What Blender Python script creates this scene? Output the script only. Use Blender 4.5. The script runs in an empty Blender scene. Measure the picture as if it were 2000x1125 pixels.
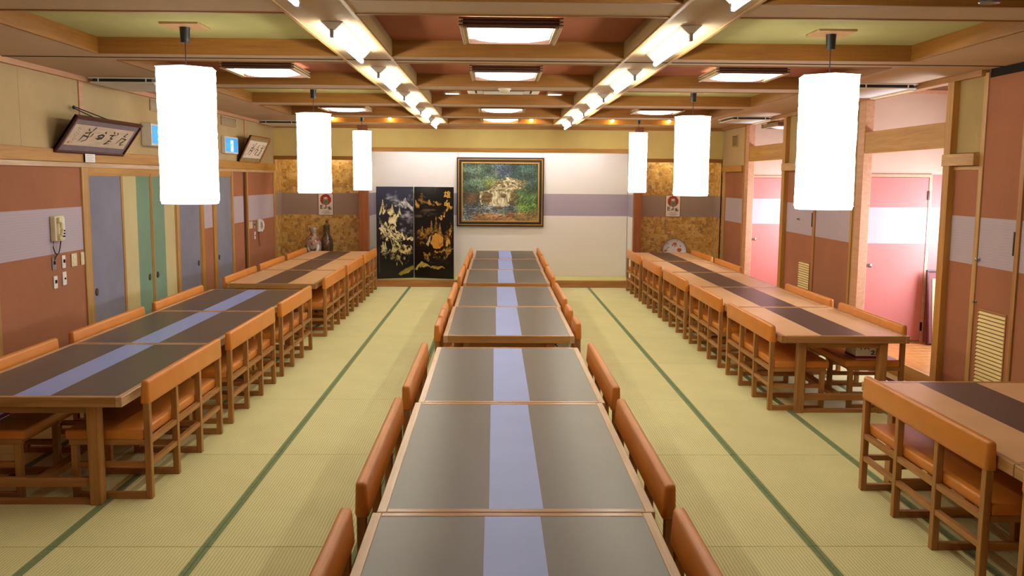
import bpy, bmesh, math, random
import numpy as np
from mathutils import Vector, Matrix
random.seed(7)
rng = np.random.default_rng(11)
PI = math.pi
SC = bpy.context.scene
C = SC.collection

# ------------------------------------------------------------------ camera
F, H0, PITCH, YAW, ROLL, CX = 1764.0, 2.162, 0.1197, 0.0205, 0.0076, -0.1157
def cam_matrix():
    cy, sy, cp, sp = math.cos(YAW), math.sin(YAW), math.cos(PITCH), math.sin(PITCH)
    Fw = Vector((sy*cp, cy*cp, -sp)); R = Vector((cy, -sy, 0)); U = R.cross(Fw)
    cr, sr = math.cos(ROLL), math.sin(ROLL)
    R2 = cr*R + sr*U; U2 = -sr*R + cr*U
    m = Matrix((R2, U2, -Fw)).transposed().to_4x4()
    m.translation = Vector((CX, 0, H0))
    return m
cam = bpy.data.cameras.new('camera'); camo = bpy.data.objects.new('camera', cam)
cam.sensor_fit = 'HORIZONTAL'; cam.sensor_width = 36; cam.lens = F/2000*36
cam.clip_start = 0.05; cam.clip_end = 100
camo.matrix_world = cam_matrix(); C.objects.link(camo); SC.camera = camo

# ------------------------------------------------------------------ world, daylight, exposure
w = bpy.data.worlds.new('world'); SC.world = w; w.use_nodes = True
w.node_tree.nodes['Background'].inputs[0].default_value = (.75, .85, 1, 1)
w.node_tree.nodes['Background'].inputs[1].default_value = 0.6
SC.view_settings.view_transform = 'Standard'; SC.view_settings.look = 'None'
SC.view_settings.gamma = 1; SC.view_settings.use_curve_mapping = False
SC.view_settings.exposure = 0.06
SC.cycles.max_bounces = 8; SC.cycles.diffuse_bounces = 5

def area(name, loc, rot, sx, sy, power, col):
    l = bpy.data.lights.new(name, 'AREA'); l.shape = 'RECTANGLE'; l.size = sx; l.size_y = sy
    l.energy = power; l.color = col
    o = bpy.data.objects.new(name, l); o.location = loc; o.rotation_euler = rot; C.objects.link(o)
    return o
DAY = (0.72, 0.80, 1.0)
# daylight coming in through the two corridor windows on the right, outside the frame
area('corridor_daylight', (5.80, 10.22, 1.58), (0, PI/2, 0), .8, 1.3, 118, DAY)
area('corridor_daylight', (5.80, 15.28, 1.58), (0, PI/2, 0), .8, 1.3, 118, DAY)

E_TUBE, E_LAMP, E_LANTERN, E_SPOT, E_SMALL = 72.0, 6.5, 2.8, 110.0, 6.0

# ------------------------------------------------------------------ materials
def lin(c):
    c = [x/255.0 for x in c]
    return tuple((x/12.92 if x <= .04045 else ((x+.055)/1.055)**2.4) for x in c) + (1.0,)
class NT:
    def __init__(s, name):
        m = bpy.data.materials.new(name); m.use_nodes = True
        s.m = m; s.t = m.node_tree; s.b = s.t.nodes['Principled BSDF']
    def n(s, typ, **kw):
        nd = s.t.nodes.new(typ)
        for k, v in kw.items(): setattr(nd, k, v)
        return nd
    def l(s, a, b): s.t.links.new(a, b)
    def coords(s, scale=(1, 1, 1), rnd=False):
        tc = s.n('ShaderNodeTexCoord'); mp = s.n('ShaderNodeMapping')
        mp.inputs['Scale'].default_value = scale
        s.l(tc.outputs['Object'], mp.inputs['Vector'])
        if rnd:
            oi = s.n('ShaderNodeObjectInfo'); mu = s.n('ShaderNodeMath', operation='MULTIPLY')
            mu.inputs[1].default_value = 37.0
            s.l(oi.outputs['Random'], mu.inputs[0]); s.l(mu.outputs[0], mp.inputs['Location'])
        return mp.outputs['Vector']
    def noise(s, vec, scale, detail=3, rough=.5, dist=0):
        nd = s.n('ShaderNodeTexNoise'); nd.inputs['Scale'].default_value = scale
        nd.inputs['Detail'].default_value = detail; nd.inputs['Roughness'].default_value = rough
        nd.inputs['Distortion'].default_value = dist
        s.l(vec, nd.inputs['Vector']); return nd.outputs['Fac']
    def ramp(s, fac, stops, const=False):
        r = s.n('ShaderNodeValToRGB'); e = r.color_ramp.elements
        if const: r.color_ramp.interpolation = 'CONSTANT'
        while len(e) < len(stops): e.new(.5)
        for i, (p, c) in enumerate(stops):
            e[i].position = p; e[i].color = c
        s.l(fac, r.inputs['Fac']); return r.outputs['Color']
    def bump(s, h, strength, dist=.01):
        b = s.n('ShaderNodeBump'); b.inputs['Strength'].default_value = strength
        b.inputs['Distance'].default_value = dist
        s.l(h, b.inputs['Height']); s.l(b.outputs['Normal'], s.b.inputs['Normal'])
    def set(s, rough=.5, spec=.5, metal=0):
        s.b.inputs['Roughness'].default_value = rough
        s.b.inputs['Specular IOR Level'].default_value = spec
        s.b.inputs['Metallic'].default_value = metal
    def base(s, sock): s.l(sock, s.b.inputs['Base Color'])
def sc(c, k): return tuple(max(0, min(255, x*k)) for x in c)

def plain(name, c, rough=.5, spec=.5, var=.06, scale=6, bump=0, bscale=80, metal=0, stretch=(1, 1, 1)):
    t = NT(name); t.set(rough, spec, metal)
    v = t.coords(stretch, True)
    t.base(t.ramp(t.noise(v, scale), [(.25, lin(sc(c, 1-var))), (.75, lin(sc(c, 1+var)))]))
    if bump: t.bump(t.noise(v, bscale, 2), bump, .004)
    return t.m
def wood(name, c1, c2, axis, rough=.45, fine=1.0):
    t = NT(name); t.set(rough, .4)
    s = [14*fine]*3; s[axis] = 0.9
    v = t.coords(tuple(s), True)
    t.base(t.ramp(t.noise(v, 1.6, 5, .6, .6), [(.3, lin(c1)), (.5, lin(sc([(a+b)/2 for a, b in zip(c1, c2)], 1.0))), (.7, lin(c2))]))
    t.bump(t.noise(v, 3, 3), .06, .003)
    return t.m
def emit(name, c, k):
    t = NT(name); t.b.inputs['Base Color'].default_value = lin(c)
    t.b.inputs['Emission Color'].default_value = lin(c); t.b.inputs['Emission Strength'].default_value = k
    return t.m
def vcol(name, rough=.5, spec=.4):
    t = NT(name); t.set(rough, spec)
    a = t.n('ShaderNodeAttribute'); a.attribute_name = 'Col'
    t.base(a.outputs['Color']); return t.m
def cloth_wall(name, c, var=.05, bump=.25):
    t = NT(name); t.set(.85, .2)
    v = t.coords((1, 1, 1)); n1 = t.noise(v, 160, 2); n2 = t.noise(v, 1.7, 3)
    m = t.n('ShaderNodeMath', operation='ADD'); t.l(n1, m.inputs[0]); t.l(n2, m.inputs[1])
    h = t.n('ShaderNodeMath', operation='MULTIPLY'); t.l(m.outputs[0], h.inputs[0]); h.inputs[1].default_value = .5
    t.base(t.ramp(h.outputs[0], [(.35, lin(sc(c, 1-var))), (.65, lin(sc(c, 1+var)))]))
    t.bump(n1, bump, .003); return t.m
def ribbed(name, c, axis, freq, var=.06, bump=.3, rough=.8, rnd=.0):
    t = NT(name); t.set(rough, .25)
    v = t.coords((1, 1, 1))
    wv = t.n('ShaderNodeTexWave'); wv.bands_direction = 'XYZ'[axis]
    wv.inputs['Scale'].default_value = freq; wv.inputs['Distortion'].default_value = .6
    wv.inputs['Detail'].default_value = 1
    t.l(v, wv.inputs['Vector'])
    n2 = t.noise(v, 2.2, 4)
    mx = t.n('ShaderNodeMix', data_type='FLOAT'); mx.inputs[0].default_value = .45
    t.l(wv.outputs['Fac'], mx.inputs[2]); t.l(n2, mx.inputs[3])
    col = t.ramp(mx.outputs[0], [(.2, lin(sc(c, 1-var))), (.7, lin(sc(c, 1+var)))])
    if rnd:
        oi = t.n('ShaderNodeObjectInfo'); hs = t.n('ShaderNodeHueSaturation')
        mr = t.n('ShaderNodeMapRange'); mr.inputs[3].default_value = 1-rnd; mr.inputs[4].default_value = 1+rnd
        t.l(oi.outputs['Random'], mr.inputs[0]); t.l(mr.outputs[0], hs.inputs['Value']); t.l(col, hs.inputs['Color'])
        col = hs.outputs['Color']
    t.base(col); t.bump(wv.outputs['Fac'], bump, .002); return t.m
def gold_paper(name):
    t = NT(name); t.set(.45, .5)
    v = t.coords((1, 1, 1))
    def cells(scale, rnd):
        vo = t.n('ShaderNodeTexVoronoi', distance='CHEBYCHEV'); vo.inputs['Scale'].default_value = scale; vo.inputs['Randomness'].default_value = rnd
        t.l(v, vo.inputs['Vector']); b = t.n('ShaderNodeSeparateColor'); t.l(vo.outputs['Color'], b.inputs[0]); return b.outputs[0], vo.outputs['Distance']
    a, d = cells(14, .5); b, d2 = cells(31, .9)
    c1 = t.ramp(a, [(0, lin((204, 160, 84))), (.3, lin((216, 176, 102))), (.55, lin((190, 144, 72))), (.72, lin((222, 186, 116))), (.90, lin((172, 136, 92)))], True)
    c2 = t.ramp(b, [(0, (1, 1, 1, 1)), (.55, (.80, .72, .58, 1)), (.72, (.95, .92, .88, 1)), (.90, (.50, .40, .34, 1)), (.95, (.9, .9, .9, 1))], True)
    n2 = t.ramp(t.noise(v, 60, 4, .7), [(.40, (0.66, .54, .42, 1)), (.54, (1, 1, 1, 1))])
    mx = t.n('ShaderNodeMix', data_type='RGBA', blend_type='MULTIPLY'); mx.inputs[0].default_value = .75; t.l(c1, mx.inputs[6]); t.l(c2, mx.inputs[7])
    m2 = t.n('ShaderNodeMix', data_type='RGBA', blend_type='MULTIPLY'); m2.inputs[0].default_value = .7; t.l(mx.outputs[2], m2.inputs[6]); t.l(n2, m2.inputs[7])
    t.base(m2.outputs[2]); return t.m

WD1, WD2 = (148, 98, 48), (184, 132, 74)
M = {}
for i, a in enumerate('xyz'):
    M['wood_'+a] = wood('brown_oak_wood_'+a, WD1, WD2, i)
    M['rail_'+a] = wood('pale_oak_rail_sheen_'+a, (178, 138, 96), (206, 168, 126), i, .26)  # paler oak: lamp reflections on the table edge rails are put into its colour
    M['topwood_'+a] = wood('polished_oak_'+a, (150, 104, 58), (188, 142, 92), i, .26)
    M['cedar_'+a] = wood('golden_cedar_wood_'+a, (166, 114, 46), (192, 140, 64), i, .5)
    M['honey_'+a] = wood('honey_wood_'+a, (168, 122, 66), (200, 156, 94), i, .5)
    M['coffer_'+a] = wood('orange_brown_coffer_wood_'+a, (132, 84, 26), (156, 104, 38), i, .55)
M['red_wood'] = wood('red_brown_wood', (124, 66, 32), (150, 88, 46), 2, .4)
M['pink_wood'] = wood('pinkish_wood', (188, 136, 100), (206, 156, 118), 1, .5)
M['floor_wood'] = wood('orange_floorboard_wood', (182, 118, 60), (206, 142, 80), 1, .25)
M['tatami'] = ribbed('woven_straw', (214, 208, 152), 0, 16, .07, .35, .75, .02)
M['heri'] = plain('green_cloth_border', (122, 136, 94), .8, .2, .08, 40, .2, 300)
M['toko_mat'] = ribbed('pale_green_straw', (206, 200, 130), 1, 40, .05, .2, .7)
M['vinyl'] = plain('orange_vinyl', (208, 128, 48), .38, .45, .03, 5, .08, 140)
M['dark_lam'] = plain('dark_brown_laminate', (78, 66, 56), .34, .5, .03, 3)
M['blue_lam'] = plain('pale_blue_laminate', (138, 156, 218), .34, .5, .02, 3)
M['tan_lam'] = plain('tan_laminate', (218, 170, 122), .36, .5, .03, 3)
M['brown_lam'] = plain('deep_brown_laminate', (78, 54, 46), .36, .5, .03, 3)
M['terra'] = cloth_wall('terracotta_wallpaper', (160, 104, 74))
M['mauve'] = ribbed('mauve_wallpaper', (180, 164, 170), 2, 12, .012, .1, .8)
M['khaki'] = cloth_wall('khaki_wallpaper', (186, 160, 116))
M['olive'] = cloth_wall('olive_wallpaper', (174, 148, 98))
M['yellow_wall'] = cloth_wall('straw_yellow_wallpaper', (218, 196, 128))
M['cream_wall'] = cloth_wall('cream_wallpaper', (226, 214, 194), .03)
M['white_wall'] = ribbed('white_woven_wallpaper', (222, 214, 204), 2, 9, .012, .1, .8)
M['toko_stripe'] = ribbed('greyish_mauve_wallpaper', (160, 146, 156), 2, 9, .012, .1, .8)
M['gold_stripe'] = cloth_wall('grey_brown_wallpaper', (158, 134, 122), .03)
M['gold'] = gold_paper('gold_patchwork_paper')
M['beam'] = cloth_wall('beige_ceiling_paper', (198, 170, 138), .03, .35)
M['beam_side'] = cloth_wall('brown_beam_side_paper', (152, 122, 76), .03, .2)
M['green_panel'] = cloth_wall('sage_green_ceiling_paper', (176, 171, 114))
M['red_panel'] = cloth_wall('red_brown_ceiling_paper', (150, 86, 54))
M['blue_cloth'] = cloth_wall('blue_grey_cloth', (130, 127, 140), .08)
M['beige_cloth'] = cloth_wall('beige_cloth', (196, 180, 132), .05)
M['green_cloth'] = cloth_wall('sea_green_cloth', (120, 144, 120), .05)
M['dark'] = plain('dark_gap', (30, 20, 16), .8, .2)
M['black'] = plain('black_plastic', (26, 26, 28), .35, .5)
M['white'] = plain('white_plastic', (226, 220, 208), .45, .5, .02)
M['ivory'] = plain('ivory_plastic', (222, 206, 160), .4, .5, .03)
M['lemon'] = plain('lemon_painted_slat', (228, 206, 134), .5, .4, .03)
M['grey_metal'] = plain('grey_metal', (160, 156, 160), .35, .5, .03, metal=.6)
M['steel'] = plain('steel', (150, 146, 140), .3, .5, .03, metal=.9)
M['dark_metal'] = plain('dark_bronze', (60, 48, 40), .35, .5, .04, metal=.7)
M['lamp_frame'] = wood('dark_lamp_wood', (96, 62, 48), (120, 84, 66), 0, .5)
M['lamp_side'] = wood('pale_lamp_wood', (168, 138, 98), (186, 156, 116), 1, .5)
M['cord'] = plain('dark_cord', (52, 40, 44), .6, .3)
M['tan_cord'] = plain('tan_cord', (150, 104, 60), .6, .3)
M['tube'] = emit('lit_tube', (255, 255, 238), E_TUBE); M['tube_warm'] = emit('lit_warm_tube', (255, 248, 226), 26); M['tube_cool'] = emit('lit_cool_tube', (226, 232, 255), 52)
M['lamp'] = emit('lit_diffuser', (255, 253, 245), E_LAMP)
M['lantern'] = emit('lit_paper', (255, 246, 232), E_LANTERN)
M['spot'] = emit('lit_warm_bulb', (255, 214, 120), E_SPOT)
M['small'] = emit('lit_small_diffuser', (255, 246, 226), E_SMALL)
M['salmon'] = cloth_wall('salmon_pink_wallpaper', (196, 118, 108)); M['vest_cream'] = cloth_wall('pale_buff_wallpaper', (196, 166, 142), .03)
M['off_lamp'] = plain('unlit_diffuser', (236, 228, 226), .4, .4, .01)
M['mahogany'] = wood('dark_mahogany', (58, 20, 16), (84, 32, 26), 1, .3)
M['gilt'] = plain('gilt_moulding', (186, 148, 70), .35, .5, .05, metal=.5)
M['black_frame'] = plain('dark_frame', (38, 18, 16), .35, .5)
M['vcol'] = vcol('painted_surface'); M['vcol_gloss'] = vcol('lacquered_surface', .25, .5)
M['black_lacquer'] = plain('black_lacquer', (14, 13, 16), .25, .5)
M['silk'] = plain('purple_grey_mount', (128, 110, 114), .7, .3)
M['sage_silk'] = plain('sage_mount', (150, 132, 92), .7, .3)
M['card'] = plain('white_card', (232, 226, 220), .6, .3, .02)
M['maroon'] = plain('maroon_print', (120, 28, 52), .6, .3)
M['ink'] = plain('black_ink', (40, 34, 36), .6, .3)
M['rose_mat'] = plain('dusty_rose_mount', (128, 78, 72), .7, .3)

# ------------------------------------------------------------------ mesh helpers
def bm_box(bm, x0, x1, y0, y1, z0, z1, bev=0, seg=1):
    r = bmesh.ops.create_cube(bm, size=1)
    vs = r['verts']
    for v in vs:
        v.co = Vector((x0+(v.co.x+.5)*(x1-x0), y0+(v.co.y+.5)*(y1-y0), z0+(v.co.z+.5)*(z1-z0)))
    if bev:
        es = list({e for v in vs for e in v.link_edges})
        bmesh.ops.bevel(bm, geom=es, offset=bev, segments=seg, affect='EDGES', profile=.5)
    return bm
def bm_cyl(bm, p0, p1, r0, r1=None, n=12, caps=True):
    p0, p1 = Vector(p0), Vector(p1); d = p1-p0
    r1 = r0 if r1 is None else r1
    q = d.to_track_quat('Z', 'Y').to_matrix()
    a, b = [], []
    for i in range(n):
        t = 2*PI*i/n; u = q @ Vector((math.cos(t), math.sin(t), 0))
        a.append(bm.verts.new(p0+u*r0)); b.append(bm.verts.new(p1+u*r1))
    for i in range(n):
        j = (i+1) % n; bm.faces.new((a[i], a[j], b[j], b[i]))
    if caps: bm.faces.new(a[::-1]); bm.faces.new(b)
    return bm
def bm_tube(bm, pts, r, n=6):
    pts = [Vector(p) for p in pts]; rings = []
    for i, p in enumerate(pts):
        d = (pts[min(i+1, len(pts)-1)]-pts[max(i-1, 0)]).normalized()
        q = d.to_track_quat('Z', 'Y').to_matrix()
        rings.append([bm.verts.new(p+q @ Vector((r*math.cos(2*PI*k/n), r*math.sin(2*PI*k/n), 0))) for k in range(n)])
    for a, b in zip(rings, rings[1:]):
        for k in range(n): bm.faces.new((a[k], a[(k+1) % n], b[(k+1) % n], b[k]))
    bm.faces.new(rings[0][::-1]); bm.faces.new(rings[-1]); return bm
def bm_lathe(bm, prof, n=24, c=(0, 0, 0)):
    rings = []
    for r, z in prof:
        rings.append([bm.verts.new((c[0]+r*math.cos(2*PI*k/n), c[1]+r*math.sin(2*PI*k/n), c[2]+z)) for k in range(n)])
    for a, b in zip(rings, rings[1:]):
        for k in range(n): bm.faces.new((a[k], a[(k+1) % n], b[(k+1) % n], b[k]))
    bm.faces.new(rings[0][::-1]); bm.faces.new(rings[-1]); return bm
def bm_prism_y(bm, xz, y0, y1):
    a = [bm.verts.new((x, y0, z)) for x, z in xz]; b = [bm.verts.new((x, y1, z)) for x, z in xz]
    n = len(xz)
    for i in range(n): bm.faces.new((a[i], a[(i+1) % n], b[(i+1) % n], b[i]))
    bm.faces.new(a[::-1]); bm.faces.new(b); return bm
def link(name, me, mat, parent=None, smooth=False):
    o = bpy.data.objects.new(name, me); C.objects.link(o)
    if mat is not None and len(me.materials) == 0: me.materials.append(M[mat] if isinstance(mat, str) else mat)
    if parent is not None: o.parent = parent
    return o
def obj(name, bm, mat, parent=None, smooth=False):
    bmesh.ops.recalc_face_normals(bm, faces=bm.faces)
    me = bpy.data.meshes.new(name); bm.to_mesh(me); bm.free()
    if smooth:
        me.polygons.foreach_set('use_smooth', [True]*len(me.polygons))
        if smooth != 'all':
            me.set_sharp_from_angle(angle=math.radians(40))
    return link(name, me, mat, parent)
def box(name, x0, x1, y0, y1, z0, z1, mat, parent=None, bev=0, seg=1, smooth=False):
    return obj(name, bm_box(bmesh.new(), min(x0, x1), max(x0, x1), min(y0, y1), max(y0, y1), min(z0, z1), max(z0, z1), bev, seg), mat, parent, smooth)
def empty(name, loc=(0, 0, 0), rz=0):
    o = bpy.data.objects.new(name, None); o.empty_display_size = .1
    C.objects.link(o); o.location = loc; o.rotation_euler = (0, 0, rz); return o
def tag(o, label, cat, group=None):
    o['label'] = label; o['category'] = cat
    if group: o['group'] = group
    return o
def thing(name, label, cat, loc=(0, 0, 0), rz=0, group=None):
    return tag(empty(name, loc, rz), label, cat, group)
def struct(name):
    o = empty(name); o['kind'] = 'structure'; return o
KIDS = {}
def kids(o): return [c for c in o.children]
def dup(root, loc, rz, label=None, group=None):
    r = root.copy(); C.objects.link(r); r.location = loc; r.rotation_euler = (0, 0, rz)
    if label: r['label'] = label
    if group: r['group'] = group
    for ch in list(root.children):
        c = ch.copy(); C.objects.link(c); c.parent = r
        for g in list(ch.children):
            d = g.copy(); C.objects.link(d); d.parent = c
    return r

# ------------------------------------------------------------------ painted canvases (colours per vertex)
def noise2(h, w_, cells, seed=0):
    r = np.random.default_rng(seed); g = r.random((cells+2, cells+2))
    y = np.linspace(0, cells, h); x = np.linspace(0, cells, w_)
    yi, xi = y.astype(int), x.astype(int); fy, fx = (y-yi)[:, None], (x-xi)[None, :]
    fy, fx = fy*fy*(3-2*fy), fx*fx*(3-2*fx)
    a = g[np.ix_(yi, xi)]; b = g[np.ix_(yi, xi+1)]; c = g[np.ix_(yi+1, xi)]; d = g[np.ix_(yi+1, xi+1)]
    return (a*(1-fx)+b*fx)*(1-fy)+(c*(1-fx)+d*fx)*fy
class Canvas:
    """u to the right, v upwards, both 0..1; a = width/height"""
    def __init__(s, w_, h, col):
        s.w, s.h = w_, h; s.a = w_/h
        s.px = np.empty((h, w_, 3)); s.px[:] = np.array(col)
        s.V, s.U = np.meshgrid(np.linspace(0, 1, h), np.linspace(0, 1, w_), indexing='ij')
    def blend(s, mask, col): s.px += mask[..., None]*(np.array(col)-s.px)
    def seg(s, p, q, r0, r1, col, alpha=1.0):
        ax = s.a
        m = max(r0, r1)*1.6
        u0, u1 = min(p[0], q[0])-m/ax, max(p[0], q[0])+m/ax; v0, v1 = min(p[1], q[1])-m, max(p[1], q[1])+m
        i0, i1 = max(0, int(v0*(s.h-1))), min(s.h, int(v1*(s.h-1))+2); j0, j1 = max(0, int(u0*(s.w-1))), min(s.w, int(u1*(s.w-1))+2)
        if i0 >= i1 or j0 >= j1: return
        U, V = s.U[i0:i1, j0:j1]*ax, s.V[i0:i1, j0:j1]
        dx, dy = (q[0]-p[0])*ax, q[1]-p[1]; L = dx*dx+dy*dy+1e-9
        t = np.clip(((U-p[0]*ax)*dx+(V-p[1])*dy)/L, 0, 1)
        d = np.hypot(U-p[0]*ax-t*dx, V-p[1]-t*dy); r = r0+(r1-r0)*t
        k = np.clip((r-d)/(r*.5+1e-4)+.5, 0, 1)*alpha
        sub = s.px[i0:i1, j0:j1]; sub += k[..., None]*(np.array(col)-sub)
    def stroke(s, pts, r, col, alpha=1.0, taper=True):
        n = len(pts)-1
        for i in range(n):
            ra = r*(1-.5*i/n) if taper else r; rb = r*(1-.5*(i+1)/n) if taper else r
            s.seg(pts[i], pts[i+1], ra, rb, col, alpha)
    def curve(s, pts, r, col, alpha=1.0, taper=True, n=5):
        P = [pts[0]]+list(pts)+[pts[-1]]; out = []
        for i in range(1, len(P)-2):
            for k in range(n):
                t = k/n; q = []
                for d in (0, 1):
                    a, b, c, e = P[i-1][d], P[i][d], P[i+1][d], P[i+2][d]
                    q.append(.5*((2*b)+(c-a)*t+(2*a-5*b+4*c-e)*t*t+(3*b-a-3*c+e)*t**3))
                out.append(tuple(q))
        out.append(pts[-1]); s.stroke(out, r, col, alpha, taper)
    def inside(s, pts):
        m = np.zeros(s.U.shape, bool); n = len(pts)
        for i in range(n):
            (x0, y0), (x1, y1) = pts[i], pts[(i+1) % n]
            if y0 == y1: continue
            m ^= (s.V >= min(y0, y1)) & (s.V < max(y0, y1)) & (s.U < x0+(s.V-y0)/(y1-y0)*(x1-x0))
        return m
    def relief(s, pts, cols, ang=0.0, fu=14, fv=22, seed=1, thr=.30, edge=.03):
        """craggy carved relief inside an outline with a frayed edge; cols = dark, mid, light"""
        k = np.zeros(s.U.shape); amp = 1.0; tot = 0
        g = np.random.default_rng(seed)
        ca, sa = math.cos(ang), math.sin(ang)
        x = (s.U*s.a*ca+s.V*sa); y = (-s.U*s.a*sa+s.V*ca)
        wob = noise2(s.h, s.w, 9, seed+5)-.5
        for o in range(3):
            gg = g.random((64, 64)); X = np.mod(x*fu*1.7*2**o+wob*2.5, 62); Y = np.mod(y*fv*1.7*2**o+wob*2.5, 62)
            xi, yi = X.astype(int), Y.astype(int); fx, fy = X-xi, Y-yi; fx = fx*fx*(3-2*fx); fy = fy*fy*(3-2*fy)
            n = (gg[yi, xi]*(1-fx)+gg[yi, xi+1]*fx)*(1-fy)+(gg[yi+1, xi]*(1-fx)+gg[yi+1, xi+1]*fx)*fy
            k += amp*(1-np.abs(2*n-1)); tot += amp; amp *= .55
        k /= tot
        gx = (noise2(s.h, s.w, 26, seed+9)-.5)*2*edge; gy = (noise2(s.h, s.w, 26, seed+11)-.5)*2*edge
        U0, V0 = s.U, s.V; s.U = U0+gx; s.V = V0+gy; m = s.inside(pts); s.U, s.V = U0, V0
        d, md, lt = (np.array(c) for c in cols)
        t = np.clip((k-thr-.12)/.44, 0, 1)[..., None]
        col = np.where(t < .5, d+(md-d)*t*2, md+(lt-md)*(t-.5)*2)
        s.px = np.where(m[..., None], col, s.px)
    def blob(s, u, v, ru, rv, col, alpha=1.0, soft=.5):
        d = np.hypot((s.U-u)/ru, (s.V-v)/rv); s.blend(np.clip((1-d)/soft, 0, 1)*alpha, col)
    def poly(s, pts, col, alpha=1.0):
        inside = np.zeros(s.U.shape, bool); n = len(pts)
        for i in range(n):
            (x0, y0), (x1, y1) = pts[i], pts[(i+1) % n]
            if y0 == y1: continue
            c = (s.V >= min(y0, y1)) & (s.V < max(y0, y1)); xx = x0+(s.V-y0)/(y1-y0)*(x1-x0)
            inside ^= c & (s.U < xx)
        s.blend(inside*alpha, col)
    def mesh(s, name, w_, h, mat, parent, mw=None):
        """upright sheet in local xz, facing -y, centred on x, from z=0"""
        n = s.w*s.h
        co = np.zeros((s.h, s.w, 3)); co[..., 0] = (s.U-.5)*w_; co[..., 2] = s.V*h
        i = np.arange(n).reshape(s.h, s.w)
        q = np.stack([i[:-1, :-1], i[:-1, 1:], i[1:, 1:], i[1:, :-1]], -1).reshape(-1, 4)
        me = bpy.data.meshes.new(name); me.vertices.add(n); me.vertices.foreach_set('co', co.ravel())
        me.loops.add(q.size); me.loops.foreach_set('vertex_index', q.ravel().astype(np.int32))
        me.polygons.add(len(q)); me.polygons.foreach_set('loop_start', np.arange(0, q.size, 4, dtype=np.int32))
        me.update(calc_edges=True); me.validate()
        at = me.color_attributes.new('Col', 'FLOAT_COLOR', 'POINT')
        c = np.clip(s.px, 0, 255)/255; c = np.where(c <= .04045, c/12.92, ((c+.055)/1.055)**2.4)
        at.data.foreach_set('color', np.concatenate([c.reshape(-1, 3), np.ones((n, 1))], 1).ravel().astype(np.float32))
        o = link(name, me, mat, parent)
        if mw is not None: o.matrix_local = mw
        return o

# ================================================================== SETTING
XL, XR, ZC, YF, YB = -4.47, 4.43, 3.20, -3.0, 18.1

# ---- floor: straw mats with green borders
fl = struct('floor')
box('subfloor', XL-.1, XR+.1, YF-.1, YB, -.12, -.052, 'honey_y', fl)
def mat_proto(L):
    b = bmesh.new(); bm_box(b, .002, .898, .003, L-.003, -.052, 0, .004)
    return b
def mat_mesh(L):
    b = mat_proto(L); me = bpy.data.meshes.new('tatami_mat'); b.to_mesh(me); b.free(); me.materials.append(M['tatami'])
    hs = []
    for x0 in (.0015, .8705):
        b = bm_box(bmesh.new(), x0, x0+.028, .003, L-.003, -.02, .0016, .001)
        me2 = bpy.data.meshes.new('cloth_border'); b.to_mesh(me2); b.free(); me2.materials.append(M['heri']); hs.append(me2)
    return me, hs
MATS = {1.8: mat_mesh(1.8), .36: mat_mesh(.36)}
Y0 = 5.133
rows = [(Y0+1.8*k, 1.8) for k in range(-5, 7)] + [(Y0+1.8*7, .36)]
for (y, L) in rows:
    for c in range(10):
        me, hs = MATS[L]
        m = link('tatami_mat', me, None, fl); m.location = (-4.5+.9*c, y, random.uniform(-.0008, .0008))
        for h in hs: link('cloth_border', h, None, m)

# ---- ceiling: beams and coffers
ce = struct('ceiling')
CY = [(-1.48, .56), (.98, 3.02), (3.44, 5.48), (5.90, 7.94), (8.35, 10.40), (10.80, 12.85), (13.27, 15.31), (15.72, 17.2)]
XO, XI0, XI1 = 3.505, 1.44, 1.0
box('soffit', XL-.1, -XO, YF, YB+1.2, ZC, ZC+.3, 'beam', ce); box('soffit', XO, XR+.1, YF, YB+1.2, ZC, ZC+.3, 'beam', ce)
box('long_beam', -XI0, -XI1, YF, YB+1.2, ZC, ZC+.3, 'beam', ce); box('long_beam', XI1, XI0, YF, YB+1.2, ZC, ZC+.3, 'beam', ce)
for x in (-XI0, -XI1-.022, XI1, XI0-.022): box('beam_edge', x, x+.022, YF, YB, ZC-.010, ZC+.001, 'honey_y', ce)
COLS = [(-XO, -XI0), (-XI1, XI1), (XI0, XO)]
edges = [YF] + [v for p in CY for v in p] + [YB+1.2]
for i in range(0, len(edges), 2):
    for (a, b) in COLS: box('cross_beam', a, b, edges[i], edges[i+1], ZC, ZC+.3, 'beam', ce)
TOP = ZC+.135
for r, (y0, y1) in enumerate(CY):
    for ci, (a, b) in enumerate(COLS):
        green = ci != 1 and r % 2 == 1
        box('coffer_panel', a-.01, b+.01, y0-.01, y1+.01, TOP, TOP+.02, 'green_panel' if green else 'red_panel', ce)
        box('coffer_board', a, b, y0-.001, y0+.025, ZC-.007, TOP, 'coffer_x', ce)
        box('coffer_board', a, b, y1-.025, y1+.001, ZC-.002, TOP, 'coffer_x', ce)
        if ci > 0: box('beam_side', a-.001, a+.008, y0+.025, y1-.025, ZC-.001, TOP, 'beam_side', ce)
        if ci < 2: box('beam_side', b-.008, b+.001, y0+.025, y1-.025, ZC-.001, TOP, 'beam_side', ce)
        if ci == 0: box('coffer_board', a-.001, a+.025, y0+.025, y1-.025, ZC-.006, TOP, 'coffer_y', ce)
        if ci == 2: box('coffer_board', b-.025, b+.001, y0+.025, y1-.025, ZC-.006, TOP, 'coffer_y', ce)
for y in (8.16,):
    box('partition_track', XL, XR, y-.012, y+.012, ZC-.004, ZC+.001, 'dark', ce)

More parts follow.
